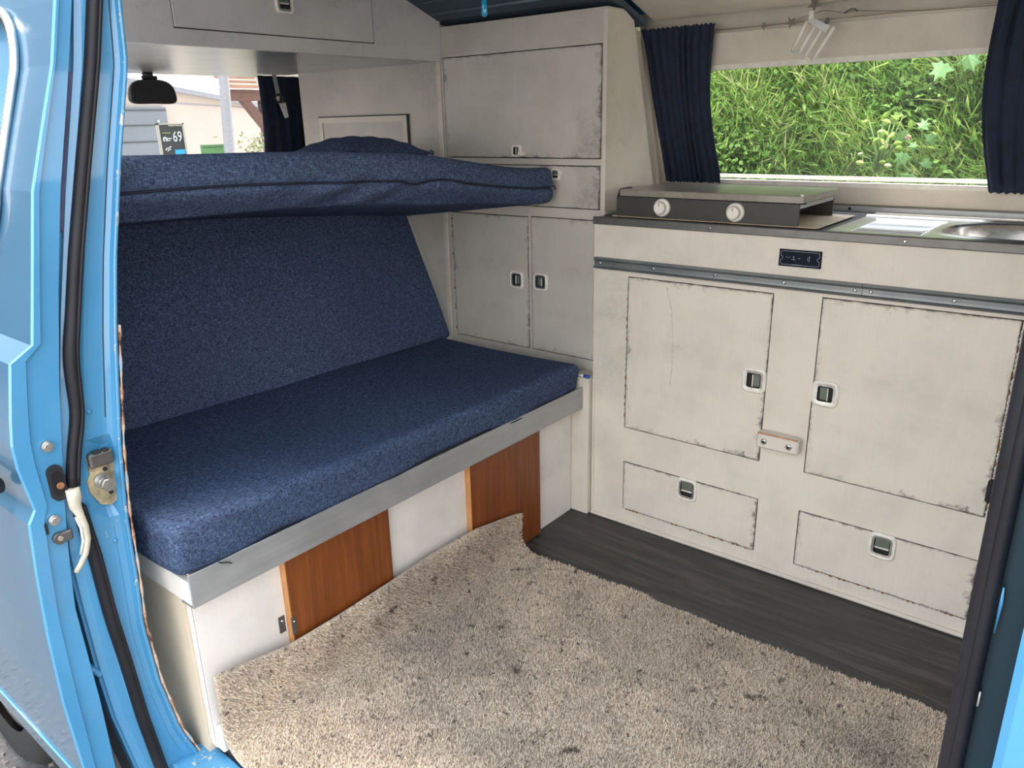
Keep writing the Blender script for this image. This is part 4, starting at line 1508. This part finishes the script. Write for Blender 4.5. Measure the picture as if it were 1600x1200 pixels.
# ------------------------------------------------------------------ cab door, ajar, left edge of the picture
skin = [(-1.205, 1.42), (-1.227, 1.325), (-1.234, 1.301), (-1.255, 1.217), (-1.285, 1.133), (-1.315, 1.047), (-1.337, 0.941), (-1.360, 0.831), (-1.394, 0.810), (-1.411, 0.726), (-1.417, 0.688), (-1.417, 0.651), (-1.408, 0.580), (-1.420, 0.560), (-1.427, 0.475), (-1.433, 0.361), (-1.435, 0.237), (-1.430, 0.098), (-1.428, 0.057), (-1.415, -0.030)]
dedge = [(-1.18, 1.42), (-1.202, 1.32), (-1.218, 1.253), (-1.238, 1.175), (-1.273, 1.044), (-1.303, 0.907), (-1.331, 0.763), (-1.347, 0.663), (-1.357, 0.601), (-1.370, 0.505), (-1.381, 0.391), (-1.379, 0.290), (-1.377, 0.196), (-1.378, 0.059), (-1.375, -.03)]
cdr = thing('cab_door', 'light blue front cab door standing slightly ajar at the left', 'door', (-0.6, -1.38, 0))
zl = sorted(set([p[1] for p in skin] + list(np.linspace(1.42, -.03, 60))), reverse=True)
mb = MB()
rows = []
for z in zl:
    a, b = at(skin, z), at(dedge, z)
    fo = .35 + .10 * math.sin(4 * z)
    rows.append([(PX - .004, a, z), (PX, a + .0025, z), (PX, a + (b - a) * (fo - .04), z), (PX - .006, a + (b - a) * fo, z), (PX - .006, b - .002, z), (PX - .010, b, z), (PX - .9, b + .005, z)])
mb.grid(rows, 'body_blue', False)
mb.build('door_edge', cdr)
# outer skin with the window opening
def skinpt(x, z):
    return (x, at(skin, z) + .0 * (PX - x), z)
xs_ = sorted(set([PX - .004, -.16, -.185, -.22, -.30, -.45, -.60, -.75, -.90, -.95, -1.02, -1.10]), reverse=True)
mb = MB()
v, f, ix = [], [], {}
wz0, wz1, wxr, wxl = 0.955, 1.300, -0.222, -0.95
zl2 = sorted(set(zl + [wz0, wz1]), reverse=True)
cr = 0.085
def inside(x, z):
    if not (wxl < x < wxr and wz0 < z < wz1): return False
    dx = max(0, cr - min(wxr - x, x - wxl)); dz = max(0, cr - min(wz1 - z, z - wz0))
    return dx * dx + dz * dz < cr * cr
xg = sorted(set(list(np.linspace(PX - .004, -.30, 30)) + list(np.linspace(-.30, -1.10, 30)) + [wxr, wxl]), reverse=True)
zg_ = sorted(set(zl2 + list(np.linspace(1.32, .93, 40))), reverse=True)
for j, z in enumerate(zg_):
    for i, x in enumerate(xg):
        v.append(skinpt(x, z))
for j in range(len(zg_) - 1):
    for i in range(len(xg) - 1):
        cx, cz2 = (xg[i] + xg[i + 1]) / 2, (zg_[j] + zg_[j + 1]) / 2
        if inside(cx, cz2): continue
        f.append((j * len(xg) + i, j * len(xg) + i + 1, (j + 1) * len(xg) + i + 1, (j + 1) * len(xg) + i))
mb.add(v, f, 'body_skin', False)
mb.build('outer_skin', cdr)
def wloop(inset, off, n_=10):
    p = []
    for cx, cz2, a0 in ((wxr - cr, wz1 - cr, 90), (wxr - cr, wz0 + cr, 0), (wxl + cr, wz0 + cr, -90), (wxl + cr, wz1 - cr, 180)):
        for i in range(n_ + 1):
            a = math.radians(a0 - 90 * i / n_)
            x, z = cx + (cr + inset) * math.cos(a), cz2 + (cr + inset) * math.sin(a)
            p.append((x, at(skin, z) - off, z))
    return p + [p[0]]
mb = MB(); mb.tube(wloop(-.001, .002), .0075, 'matte_black', 10, flat=.7); mb.build('window_seal', cdr)
mb = MB(); mb.tube(wloop(.008, .006), .0068, 'chrome', 10); tag(mb.build('window_trim', cdr), 'chrome window trim')
lp_ = wloop(-.002, -.004)
mb = MB(); mb.add(lp_[:-1], [tuple(range(len(lp_) - 1))], 'glass'); mb.build('door_glass', cdr)
# sill below the crease
mb = MB()
mb.grid([[(x, -1.428 + dy, z) for x in np.linspace(PX - .01, -1.1, 12)] for (dy, z) in ((.004, .052), (.010, .02), (.014, -.03), (.03, -.036))], 'grimy_sill', False)
mb.build('lower_sill', cdr)
mb = MB(); mb.tube([(PX - .01, -1.429, .056), (-1.1, -1.429, .056)], .0026, 'body_blue', 8); mb.build('crease_bead', cdr)
# hardware on the door edge
for (y_, z_) in ((-1.370, 0.673), (-1.384, 0.553)):
    mb = MB()
    mb.tube([(PX - .006, y_, z_), (PX + .001, y_, z_)], .0085, 'dull_chrome', 14)
    mb.tube([(PX + .001, y_, z_), (PX + .005, y_, z_)], [.0072, .0065], 'dull_chrome', 6)
    mb.build('bolt', cdr)
mb = MB()
lo = []
for k in range(24):
    a = 2 * math.pi * k / 24
    lo.append((-1.368 + .0115 * math.cos(a), 0.611 + math.sin(a) * .0115 + math.copysign(.018, math.sin(a))))
mb.prism(lo, 0, PX - .007, PX + .0015, 'matte_black')
mb.prism([(y + (-1.368 - y) * .35, z + (0.611 - z) * .35) for y, z in lo], 0, PX + .001, PX + .003, 'rubber')
mb.tube([(PX + .002, -1.366, 0.607), (PX + .0045, -1.366, 0.607)], .0055, 'rust', 12)
mb.build('latch', cdr)
bx((PX - .008, -1.400, 0.535), (PX + .0006, -1.3955, 0.553), 'matte_black').build('slot', cdr)
mb = MB(); mb.tube([(PX - .006, -1.383, .521), (PX + .003, -1.383, .521)], .0095, 'screw_dark', 14); mb.box((PX - .006, -1.383, .513), (PX + .004, -1.364, .530), 'screw_dark', .002)
mb.tube([(PX + .003, -1.383, .522), (PX + .0045, -1.383, .522)], .004, 'chrome', 10); mb.build('buffer', cdr)
# exterior handle
mb = MB(); mb.tube([(-0.165, -1.425, 0.612), (-0.178, -1.440, 0.608), (-0.21, -1.447, 0.603), (-0.33, -1.447, 0.598)], [.012, .016, .016, .014], 'matte_black', 14)
tag(mb.build('door_handle', cdr), 'black outside door handle')
# curtain edge visible through the gap at the top
mb = MB()
rows = []
for z in np.linspace(1.21, 0.985, 16):
    t = (1.21 - z) / .225
    yb_ = at(dedge, z) + .002
    yo = yb_ + .052 * math.sin(math.pi * min(1, t * .85 + .05)) ** .9
    rows.append([(PX - .028, yb_ - .01, z), (PX - .024, (yb_ + yo) / 2, z), (PX - .022, yo, z)])
mb.grid(rows, 'curtain_light', True)
oo = mb.build('door_curtain', None, (PX, -1.25, 1.1))
oo.modifiers.new('thickness', 'SOLIDIFY').thickness = .001
tag(oo, 'purplish curtain edge showing in the gap behind the cab door', 'curtain')
# check rod low in the gap
mb = MB(); mb.tube([(PX - .06, -1.385, 0.27), (PX - .022, -1.362, 0.235)], .006, 'body_blue', 8)
tag(mb.build('check_rod', None, (PX - .04, -1.37, .25)), 'thin blue door check rod low in the door gap', 'rod')

# sill below the opening
mb = bx((-0.12, -1.290, -0.12), (1.14, -1.204, -0.014), 'body_blue_chipped', .006)
struct(mb, 'trim_3', 'chipped blue door sill with rust at the bottom left', 'sill')
# front wheel
wh = thing('front_wheel', 'black front tyre just visible below the cab door', 'wheel', (-0.95, -1.25, -0.16))
mb = MB()
rows = []
for i in range(49):
    a = 2 * math.pi * i / 48
    rows.append([(-0.95 + r * math.cos(a), y, -0.155 + r * math.sin(a)) for (r, y) in ((.19, -1.17), (.27, -1.165), (.292, -1.18), (.295, -1.32), (.27, -1.345), (.19, -1.34))])
mb.grid(rows, 'tyre')
mb.build('tyre', wh)
mb = MB(); mb.tube([(-0.95, -1.20, -0.155), (-0.95, -1.325, -0.155), (-0.95, -1.332, -.155)], [.19, .19, .12], 'dull_chrome', 32); mb.build('rim', wh)

# ------------------------------------------------------------------ rear side of the opening: pillar, seal, sliding door
rp = thing('rear_door_pillar', 'dark shaded rear pillar of the door opening with thick black seal', 'pillar', (1.12, -1.29, 0))
mb = MB(); mb.tube([(1.1055, -1.300, z) for z in np.linspace(-.1, 1.40, 30)], .0070, 'rubber', 14)
mb.tube([(1.1085, -1.306, z) for z in np.linspace(-.1, 1.40, 30)], .0040, 'rubber', 10)
mb.build('rubber_seal', rp)
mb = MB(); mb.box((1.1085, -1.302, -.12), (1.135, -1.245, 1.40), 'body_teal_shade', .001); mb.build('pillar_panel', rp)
mb = MB(); mb.tube([(1.1135, -1.3055, .842), (1.1138, -1.3055, .862), (1.1135, -1.3055, .872)], [.0005, .0012, .0005], 'body_blue', 6)
mb.tube([(1.1128, -1.3055, .790), (1.1128, -1.3055, .800)], [.0008, .0006], 'grey_white', 6); mb.build('paint_chip', rp)
sd = thing('sliding_door', 'light blue sliding side door pushed back at the lower right', 'door', (1.5, -1.36, 0))
mb = MB(); mb.box((1.1275, -1.372, -.1), (2.1, -1.318, 1.38), 'body_blue', .004); mb.build('door_panel', sd)

# ------------------------------------------------------------------ outside, ahead of the windscreen
hs = thing('house', 'pale rendered building with grey eaves seen through the windscreen', 'building', (-8.2, 3, ZG))
MB().prism([(-1.5, ZG), (7.5, ZG), (7.5, .955), (2.0, 1.805), (-1.5, 1.805)], 0, -8.3, -8.05, 'render_wall').build('wall', hs)
MB().prism([(2.0, 1.76), (2.0, 1.815), (7.6, .950), (7.6, .895)], 0, -8.05, -7.97, 'eave_grey').build('eave', hs)
MB().prism([(3.2, 1.432), (3.2, 1.440), (7.4, 1.212), (7.4, 1.204)], 0, -8.05, -8.04, 'eave_grey').build('ledge', hs)
bx((-8.045, 2.70, 1.54), (-7.96, 2.82, 1.64), 'eave_grey').build('wall_lamp', hs)
gd = MB(); gd.box((-8.04, 1.0, ZG), (-8.0, 3.18, 1.385), 'garage_grey')
g_ = gd.build('garage_door', hs)
for zz_ in (0.82, 1.0, 1.18, 1.345):
    bx((-8.0, 1.0, zz_), (-7.992, 3.18, zz_ + .012), 'sign_dark').build('groove', g_)
mb = MB(); mb.box((-8.0, 3.05, 1.22), (-7.98, 3.07, 1.24), 'sign_white'); mb.build('spot', g_)
nb_ = thing('reflection_block', 'unseen grey block added ahead of the van for the cab door to reflect', 'building', (-9.5, -5, ZG))  # unseen, added so the door skin reflects grey instead of bright sky
bx((-9.8, -11.0, ZG), (-9.3, -1.9, 6.0), 'block_grey').build('wall', nb_)
bx((-9.3, -6.0, ZG), (-9.26, -3.4, 1.9), 'garage_grey').build('garage_door', nb_)  # door slab on the added block
bx((-9.9, -11.1, 6.0), (-9.2, -1.8, 6.15), 'block_grey').build('block_cap', nb_)
po = MB(); po.tube([(-5, 2.11, 1.8), (-5, 2.10, 1.55), (-5, 2.068, .95), (-5, 2.02, ZG)], [.042, .042, .047, .05], 'post_white', 16)
tag(po.build('canopy_post', None, (-5, 2.06, ZG)), 'white upright post seen through the windscreen', 'post')
pg = thing('pergola', 'brown timber porch with tiled roof seen through the windscreen', 'porch', (-6, 3.0, ZG))
bx((-6.05, 2.74, 1.385), (-5.95, 4.4, 1.49), 'timber_brown').build('beam', pg)
mb = MB(); mb.hexa([(-6.04, 2.88, 1.385), (-5.96, 2.88, 1.385), (-5.96, 2.97, 1.385), (-6.04, 2.97, 1.385)], [(-6.04, 3.10, 1.12), (-5.96, 3.10, 1.12), (-5.96, 3.16, 1.17), (-6.04, 3.16, 1.17)], 'timber_brown'); mb.build('brace', pg)
bx((-6.04, 3.10, ZG), (-5.96, 3.20, 1.385), 'timber_brown').build('upright', pg)
for k in range(4):
    mb = MB(); mb.hexa([(-5.99 - k * .1, 2.74, 1.515 + k * .045), (-5.90 - k * .1, 2.74, 1.495 + k * .045), (-5.90 - k * .1, 4.4, 1.495 + k * .045), (-5.99 - k * .1, 4.4, 1.515 + k * .045)],
                       [(-5.99 - k * .1, 2.74, 1.550 + k * .045), (-5.90 - k * .1, 2.74, 1.530 + k * .045), (-5.90 - k * .1, 4.4, 1.530 + k * .045), (-5.99 - k * .1, 4.4, 1.550 + k * .045)], 'tile_terracotta')
    mb.build('roof_tile', pg)

# number board
sg = thing('number_board', 'dark framed board with the white number 69 outside the windscreen', 'sign', (-4.6, 1.36, 0.95))
mb = MB(); mb.box((-4.62, 1.256, .80), (-4.60, 1.450, 1.172), 'sign_dark'); mb.build('board', sg)
mb = MB()
for (ya, yb, za, zb) in ((1.25, 1.262, .80, 1.176), (1.444, 1.456, .80, 1.176), (1.25, 1.456, 1.166, 1.176)):
    mb.box((-4.62, ya, za), (-4.592, yb, zb), 'sign_frame')
mb.box((-4.60, 1.335, 1.155), (-4.595, 1.444, 1.162), 'sign_frame')
mb.build('frame', sg)


def text(s, size, loc, mat, parent, name, ext=.001, sx=1.0):
    cu = bpy.data.curves.new(name, 'FONT')
    cu.body = s; cu.size = size; cu.extrude = ext
    cu.resolution_u = 2
    to = bpy.data.objects.new(name, cu)
    COL.objects.link(to)
    dg = bpy.context.evaluated_depsgraph_get()
    me = bpy.data.meshes.new_from_object(to.evaluated_get(dg))
    bpy.data.objects.remove(to)
    # text plane x-y -> world y-z, facing +x
    me.transform(Matrix(((0, 0, 1, 0), (sx, 0, 0, 0), (0, 1, 0, 0), (0, 0, 0, 1))))
    me.materials.clear(); me.materials.append(M[mat])
    o = bpy.data.objects.new(name, me); COL.objects.link(o)
    o.parent = parent
    w = WPOS[parent.name]
    o.location = (loc[0] - w[0], loc[1] - w[1], loc[2] - w[2])
    return o


text('69', .105, (-4.597, 1.357, 1.046), 'sign_white', sg, 'number', sx=.72)
mb = MB(); mb.tube([(-4.597, 1.286, 1.048), (-4.597, 1.284, 1.066), (-4.597, 1.292, 1.078), (-4.597, 1.302, 1.076), (-4.597, 1.306, 1.062), (-4.597, 1.305, 1.050)], .0055, 'sign_white', 6)
for (ya, yb, zz_) in ((1.312, 1.348, 1.066), (1.312, 1.335, 1.052)):
    mb.box((-4.599, ya, zz_), (-4.596, yb, zz_ + .006), 'sign_white')
mb.box((-4.599, 1.280, 1.105), (-4.596, 1.345, 1.111), 'sign_olive')
mb.build('emblem', sg)
mb = MB()
for k, (yy, zz_) in enumerate(((1.285, .985), (1.292, .995), (1.300, .978), (1.304, .991), (1.312, 1.0), (1.316, .986), (1.325, 1.004))):
    mb.add([(-4.597, yy, zz_), (-4.597, yy + .011, zz_ + .004), (-4.597, yy + .013, zz_ + .012), (-4.597, yy + .002, zz_ + .008)], [(0, 1, 2, 3)], 'sign_white')
mb.build('flag_mark', sg)
bx((-4.599, 1.360, .955), (-4.596, 1.440, .988), 'sign_blue').build('blue_mark', sg)
mb = MB(); mb.box((-4.62, 1.27, ZG), (-4.60, 1.29, .80), 'sign_frame'); mb.box((-4.62, 1.42, ZG), (-4.60, 1.44, .80), 'sign_frame'); mb.build('leg', sg)
gs = thing('green_sign', 'low green sign board beside the white post outside', 'sign', (-5.2, 2.04, .9))
bx((-5.22, 1.93, .80), (-5.2, 2.14, 1.003), 'sign_green').build('board', gs)
mb = MB()
for k in range(9):
    mb.box((-5.2, 1.945 + k * .021, .978), (-5.197, 1.945 + k * .021 + random.uniform(.008, .015), .986), 'sign_dark')
mb.build('line_print', gs)
bx((-5.22, 2.02, ZG), (-5.2, 2.05, .80), 'post_white').build('leg', gs)


# ------------------------------------------------------------------ plants
def blades(name, cx, cy, cz, n_, L, W, palette, up, spread, loc=(0, 0, 0)):
    """arrays of leaf blades: 4 verts (quad tapering), bent"""
    pass


def blade_mesh(base, dirv, side, L, W, col):
    n_ = len(base)
    mid = base + dirv * (L * .55)[:, None]
    bend = rng.normal(0, .25, (n_, 3)) ; bend[:, 2] -= .35
    d2 = dirv + bend; d2 /= np.linalg.norm(d2, axis=1)[:, None]
    tip = mid + d2 * (L * .5)[:, None]
    V = np.empty((n_ * 5, 3))
    w = W[:, None]
    V[0::5] = base - side * w * .35; V[1::5] = base + side * w * .35
    V[2::5] = mid + side * w * .5; V[3::5] = mid - side * w * .5
    V[4::5] = tip
    o = np.arange(n_)[:, None] * 5
    F1 = np.concatenate([o + np.array([[0, 1, 2]]), o + np.array([[0, 2, 3]]), o + np.array([[3, 2, 4]])])
    return V, F1, np.repeat(col, 5, axis=0)


def bank_y(x, z):
    return 1.12 + (z + 0.45) * 0.55 + 2.0 * np.maximum(0.0, -2.0 - x) ** 2 + 0.05 * np.sin(3.1 * x + 1.3 * z) + .04 * np.sin(7 * x - 4 * z)


mb = MB()
mb.grid([[(x, float(bank_y(x, z)), z) for x in np.linspace(-3.0, 5, 70)] for z in np.linspace(-.5, 3.2, 40)], 'soil', True, flip=True)
bank = struct(mb, 'ground_bank', 'steep earth bank rising beside the far side of the van', 'bank')
NB = 62000
k1 = int(NB * .8)
x = np.concatenate([rng.uniform(-1.0, 1.3, k1), rng.uniform(-2.6, 4, NB - k1)])
z = np.concatenate([rng.uniform(.45, 1.75, k1), rng.uniform(-.4, 3.1, NB - k1)])
b = np.stack([x, bank_y(x, z), z], 1)
clump = np.sin(9 * x + 2 * np.sin(5 * z)) * np.sin(8 * z + 3 * np.sin(4 * x + 1)) + rng.normal(0, .35, NB)
dv = np.stack([rng.normal(0, .42, NB) + .35 * np.sin(4 * x + 3 * z), -0.55 + rng.normal(0, .25, NB), .8 + rng.normal(0, .3, NB)], 1)
dv /= np.linalg.norm(dv, axis=1)[:, None]
sdv = np.cross(dv, rng.normal(0, 1, (NB, 3))); sdv /= np.linalg.norm(sdv, axis=1)[:, None]
L_ = rng.uniform(.04, .15, NB) * (1 + .35 * (clump > .3)); W_ = rng.uniform(.004, .010, NB)
pal = np.array([(.05, .11, .02), (.13, .24, .045), (.22, .37, .08), (.36, .50, .13), (.52, .55, .26), (.03, .06, .015)])
ci = np.clip(((clump + 1.4) / 2.8 * 4).astype(int) + rng.integers(-1, 2, NB), 0, 4)
ci = np.where((clump < -.75) & (rng.random(NB) < .7), 5, ci)
cl = pal[ci] * rng.uniform(.75, 1.25, (NB, 1))
V, F, c_ = blade_mesh(b, dv, sdv, L_, W_, cl)
gr = trimesh('bank_grass', V, F, 'grass_blades', None, c_)
tag(gr, 'tangle of long green grass covering the bank outside the side window', 'grass', None, 'stuff')
# small rounded weed leaves
NL = 16000
x = rng.uniform(-1.0, 1.4, NL); z = rng.uniform(.5, 1.7, NL)
keep = (np.sin(5 * x + 1) * np.sin(6 * z + 2 * x) + rng.normal(0, .3, NL)) > .15
x, z = x[keep], z[keep]; NL = len(x)
b = np.stack([x, bank_y(x, z) - rng.uniform(.03, .11, NL), z], 1)
dv = rng.normal(0, .6, (NL, 3)); dv[:, 2] += .1; dv /= np.linalg.norm(dv, axis=1)[:, None]
nv_ = np.stack([rng.normal(0, .4, NL), -np.ones(NL), .6 + rng.normal(0, .4, NL)], 1)
sdv = np.cross(dv, nv_); sdv /= np.linalg.norm(sdv, axis=1)[:, None]
cl = pal[rng.integers(1, 4, NL)] * rng.uniform(.7, 1.2, (NL, 1)) * np.array([.85, 1, .9])
V, F, c_ = blade_mesh(b, dv, sdv, rng.uniform(.018, .045, NL), rng.uniform(.010, .022, NL), cl)
wd = trimesh('bank_weeds', V, F, 'grass_blades', None, c_)
tag(wd, 'small leafy weeds mixed through the grass on the bank', 'weeds', None, 'stuff')


def leaf_shape(kind):
    if kind == 'lobed':
        p = []
        lob = [(-90, .25), (-60, .55), (-25, .50), (-5, .95), (15, .60), (30, .55), (48, .98), (66, .62), (78, .70), (90, 1.1), (102, .70), (114, .62), (132, .98), (150, .55), (165, .60), (185, .95), (205, .50), (240, .55)]
        for a, r in lob:
            p.append((r * math.cos(math.radians(a)), r * math.sin(math.radians(a)) + .25))
        return p
    return [(0, -.05), (.22, .15), (.34, .45), (.26, .8), (0, 1.1), (-.26, .8), (-.34, .45), (-.22, .15)]


def plant(label, base, leaves, mat2, kind, group=None):
    t = thing('leafy_plant', label, 'plant', base, group)
    mb = MB()
    for (lx, lz, s, ly, rot, mt) in leaves:
        m_ = ((base[0] + lx) / 2 + .01, (base[1] + ly) / 2, (base[2] + lz) / 2 + .02)
        mb.tube([base, m_, (lx, ly, lz)], .0022, 'stem_green', 5)
    mb.build('stem', t)
    for (lx, lz, s, ly, rot, mt) in leaves:
        mb = MB()
        pts = leaf_shape(kind)
        cr_, sr_ = math.cos(rot), math.sin(rot)
        tilt = random.uniform(-.5, .5)
        v = [(lx, ly - .004, lz)]
        for (px_, pz_) in pts:
            a_, b_ = s * (px_ * cr_ - pz_ * sr_), s * (px_ * sr_ + pz_ * cr_)
            v.append((lx + a_, ly + .25 * abs(px_) * s + tilt * b_ - .15 * b_, lz + b_))
        n2 = len(pts)
        mb.add(v, [(0, 1 + i, 1 + (i + 1) % n2) for i in range(n2)], mt, False)
        mb.build('leaf', t)
    return t


def by(x_, z_):
    return float(bank_y(x_, z_)) - .27


lv = []
for i in range(26):
    x_ = random.gauss(.27, .045); z_ = random.uniform(.93, 1.12)
    lv.append((x_, z_, random.uniform(.018, .032), by(x_, z_), random.uniform(-2, 2), 'leaf_lime' if random.random() < .75 else 'leaf_pale'))
plant('bright lime-green leafy shrub in the middle of the grassy bank', (.27, 1.66, .90), lv, None, 'oval')
lv = [(.36, 1.03, .034, by(.36, 1.0), .3, 'leaf_green'), (.42, 1.07, .030, by(.4, 1.0), -.5, 'leaf_green'), (.45, 1.02, .036, by(.45, 1.0), -.9, 'leaf_green'), (.37, .975, .038, by(.4, 1.0), 2.9, 'leaf_green'), (.41, 1.0, .026, by(.4, 1.0), 1.5, 'leaf_green'), (.33, 1.10, .026, by(.4, 1.0), .9, 'leaf_lime')]
p_ = plant('plant with large pale lobed leaves right of the lime-green shrub', (.42, 1.66, .93), lv, None, 'lobed')
mb = MB()
for k in range(7):
    q_ = (.38 + random.uniform(-.015, .015), by(.38, 1.0) - .01, 1.035 + random.uniform(-.012, .012))
    mb.tube([q_, (q_[0], q_[1], q_[2] + .008)], [.005, .003], 'flower_pink', 6)
mb.build('blossom', p_)
lv = [(.44, 1.30, .050, by(.5, 1.3), 2.8, 'leaf_green'), (.52, 1.325, .050, by(.5, 1.3), -2.7, 'leaf_green'), (.48, 1.345, .036, by(.5, 1.3), .2, 'leaf_lime'), (.56, 1.35, .034, by(.5, 1.3), .8, 'leaf_lime'), (.41, 1.34, .030, by(.5, 1.3), -.6, 'leaf_lime'), (.60, 1.33, .03, by(.6, 1.3), .6, 'leaf_lime')]
plant('cluster of broad lobed leaves high at the right of the window view', (.5, 1.78, 1.22), lv, None, 'lobed')
lv = [(.41, .90, .040, by(.4, .9), 2.9, 'leaf_green'), (.46, .93, .030, by(.4, .9), -.4, 'leaf_green'), (.38, .94, .028, by(.4, .9), .5, 'leaf_green')]
plant('low lobed-leaf plant near the bottom of the window view', (.42, 1.66, .83), lv, None, 'lobed')
# bush by the pergola
NL = 2600
b = np.stack([rng.normal(-5.6, .15, NL), rng.normal(2.78, .14, NL), .2 + np.abs(rng.normal(0, .42, NL)) % .88], 1)
dv = rng.normal(0, 1, (NL, 3)); dv[:, 2] += .5; dv /= np.linalg.norm(dv, axis=1)[:, None]
sdv = np.cross(dv, rng.normal(0, 1, (NL, 3))); sdv /= np.linalg.norm(sdv, axis=1)[:, None]
cl = np.array([(.24, .26, .14)]) * rng.uniform(.6, 1.3, (NL, 1))
V, F, c_ = blade_mesh(b, dv, sdv, rng.uniform(.03, .07, NL), rng.uniform(.012, .03, NL), cl)
V -= np.array([-5.6, 2.7, ZG])
bs = thing('garden_bush', 'pale green bush beside the porch seen through the windscreen', 'bush', (-5.6, 2.7, ZG))
fo_ = trimesh('foliage', V, F, 'grass_blades', bs, c_)
mb = MB(); mb.tube([(-5.6, 2.72, ZG), (-5.6, 2.74, .5)], [.02, .01], 'timber_brown', 8); mb.build('stem', bs)
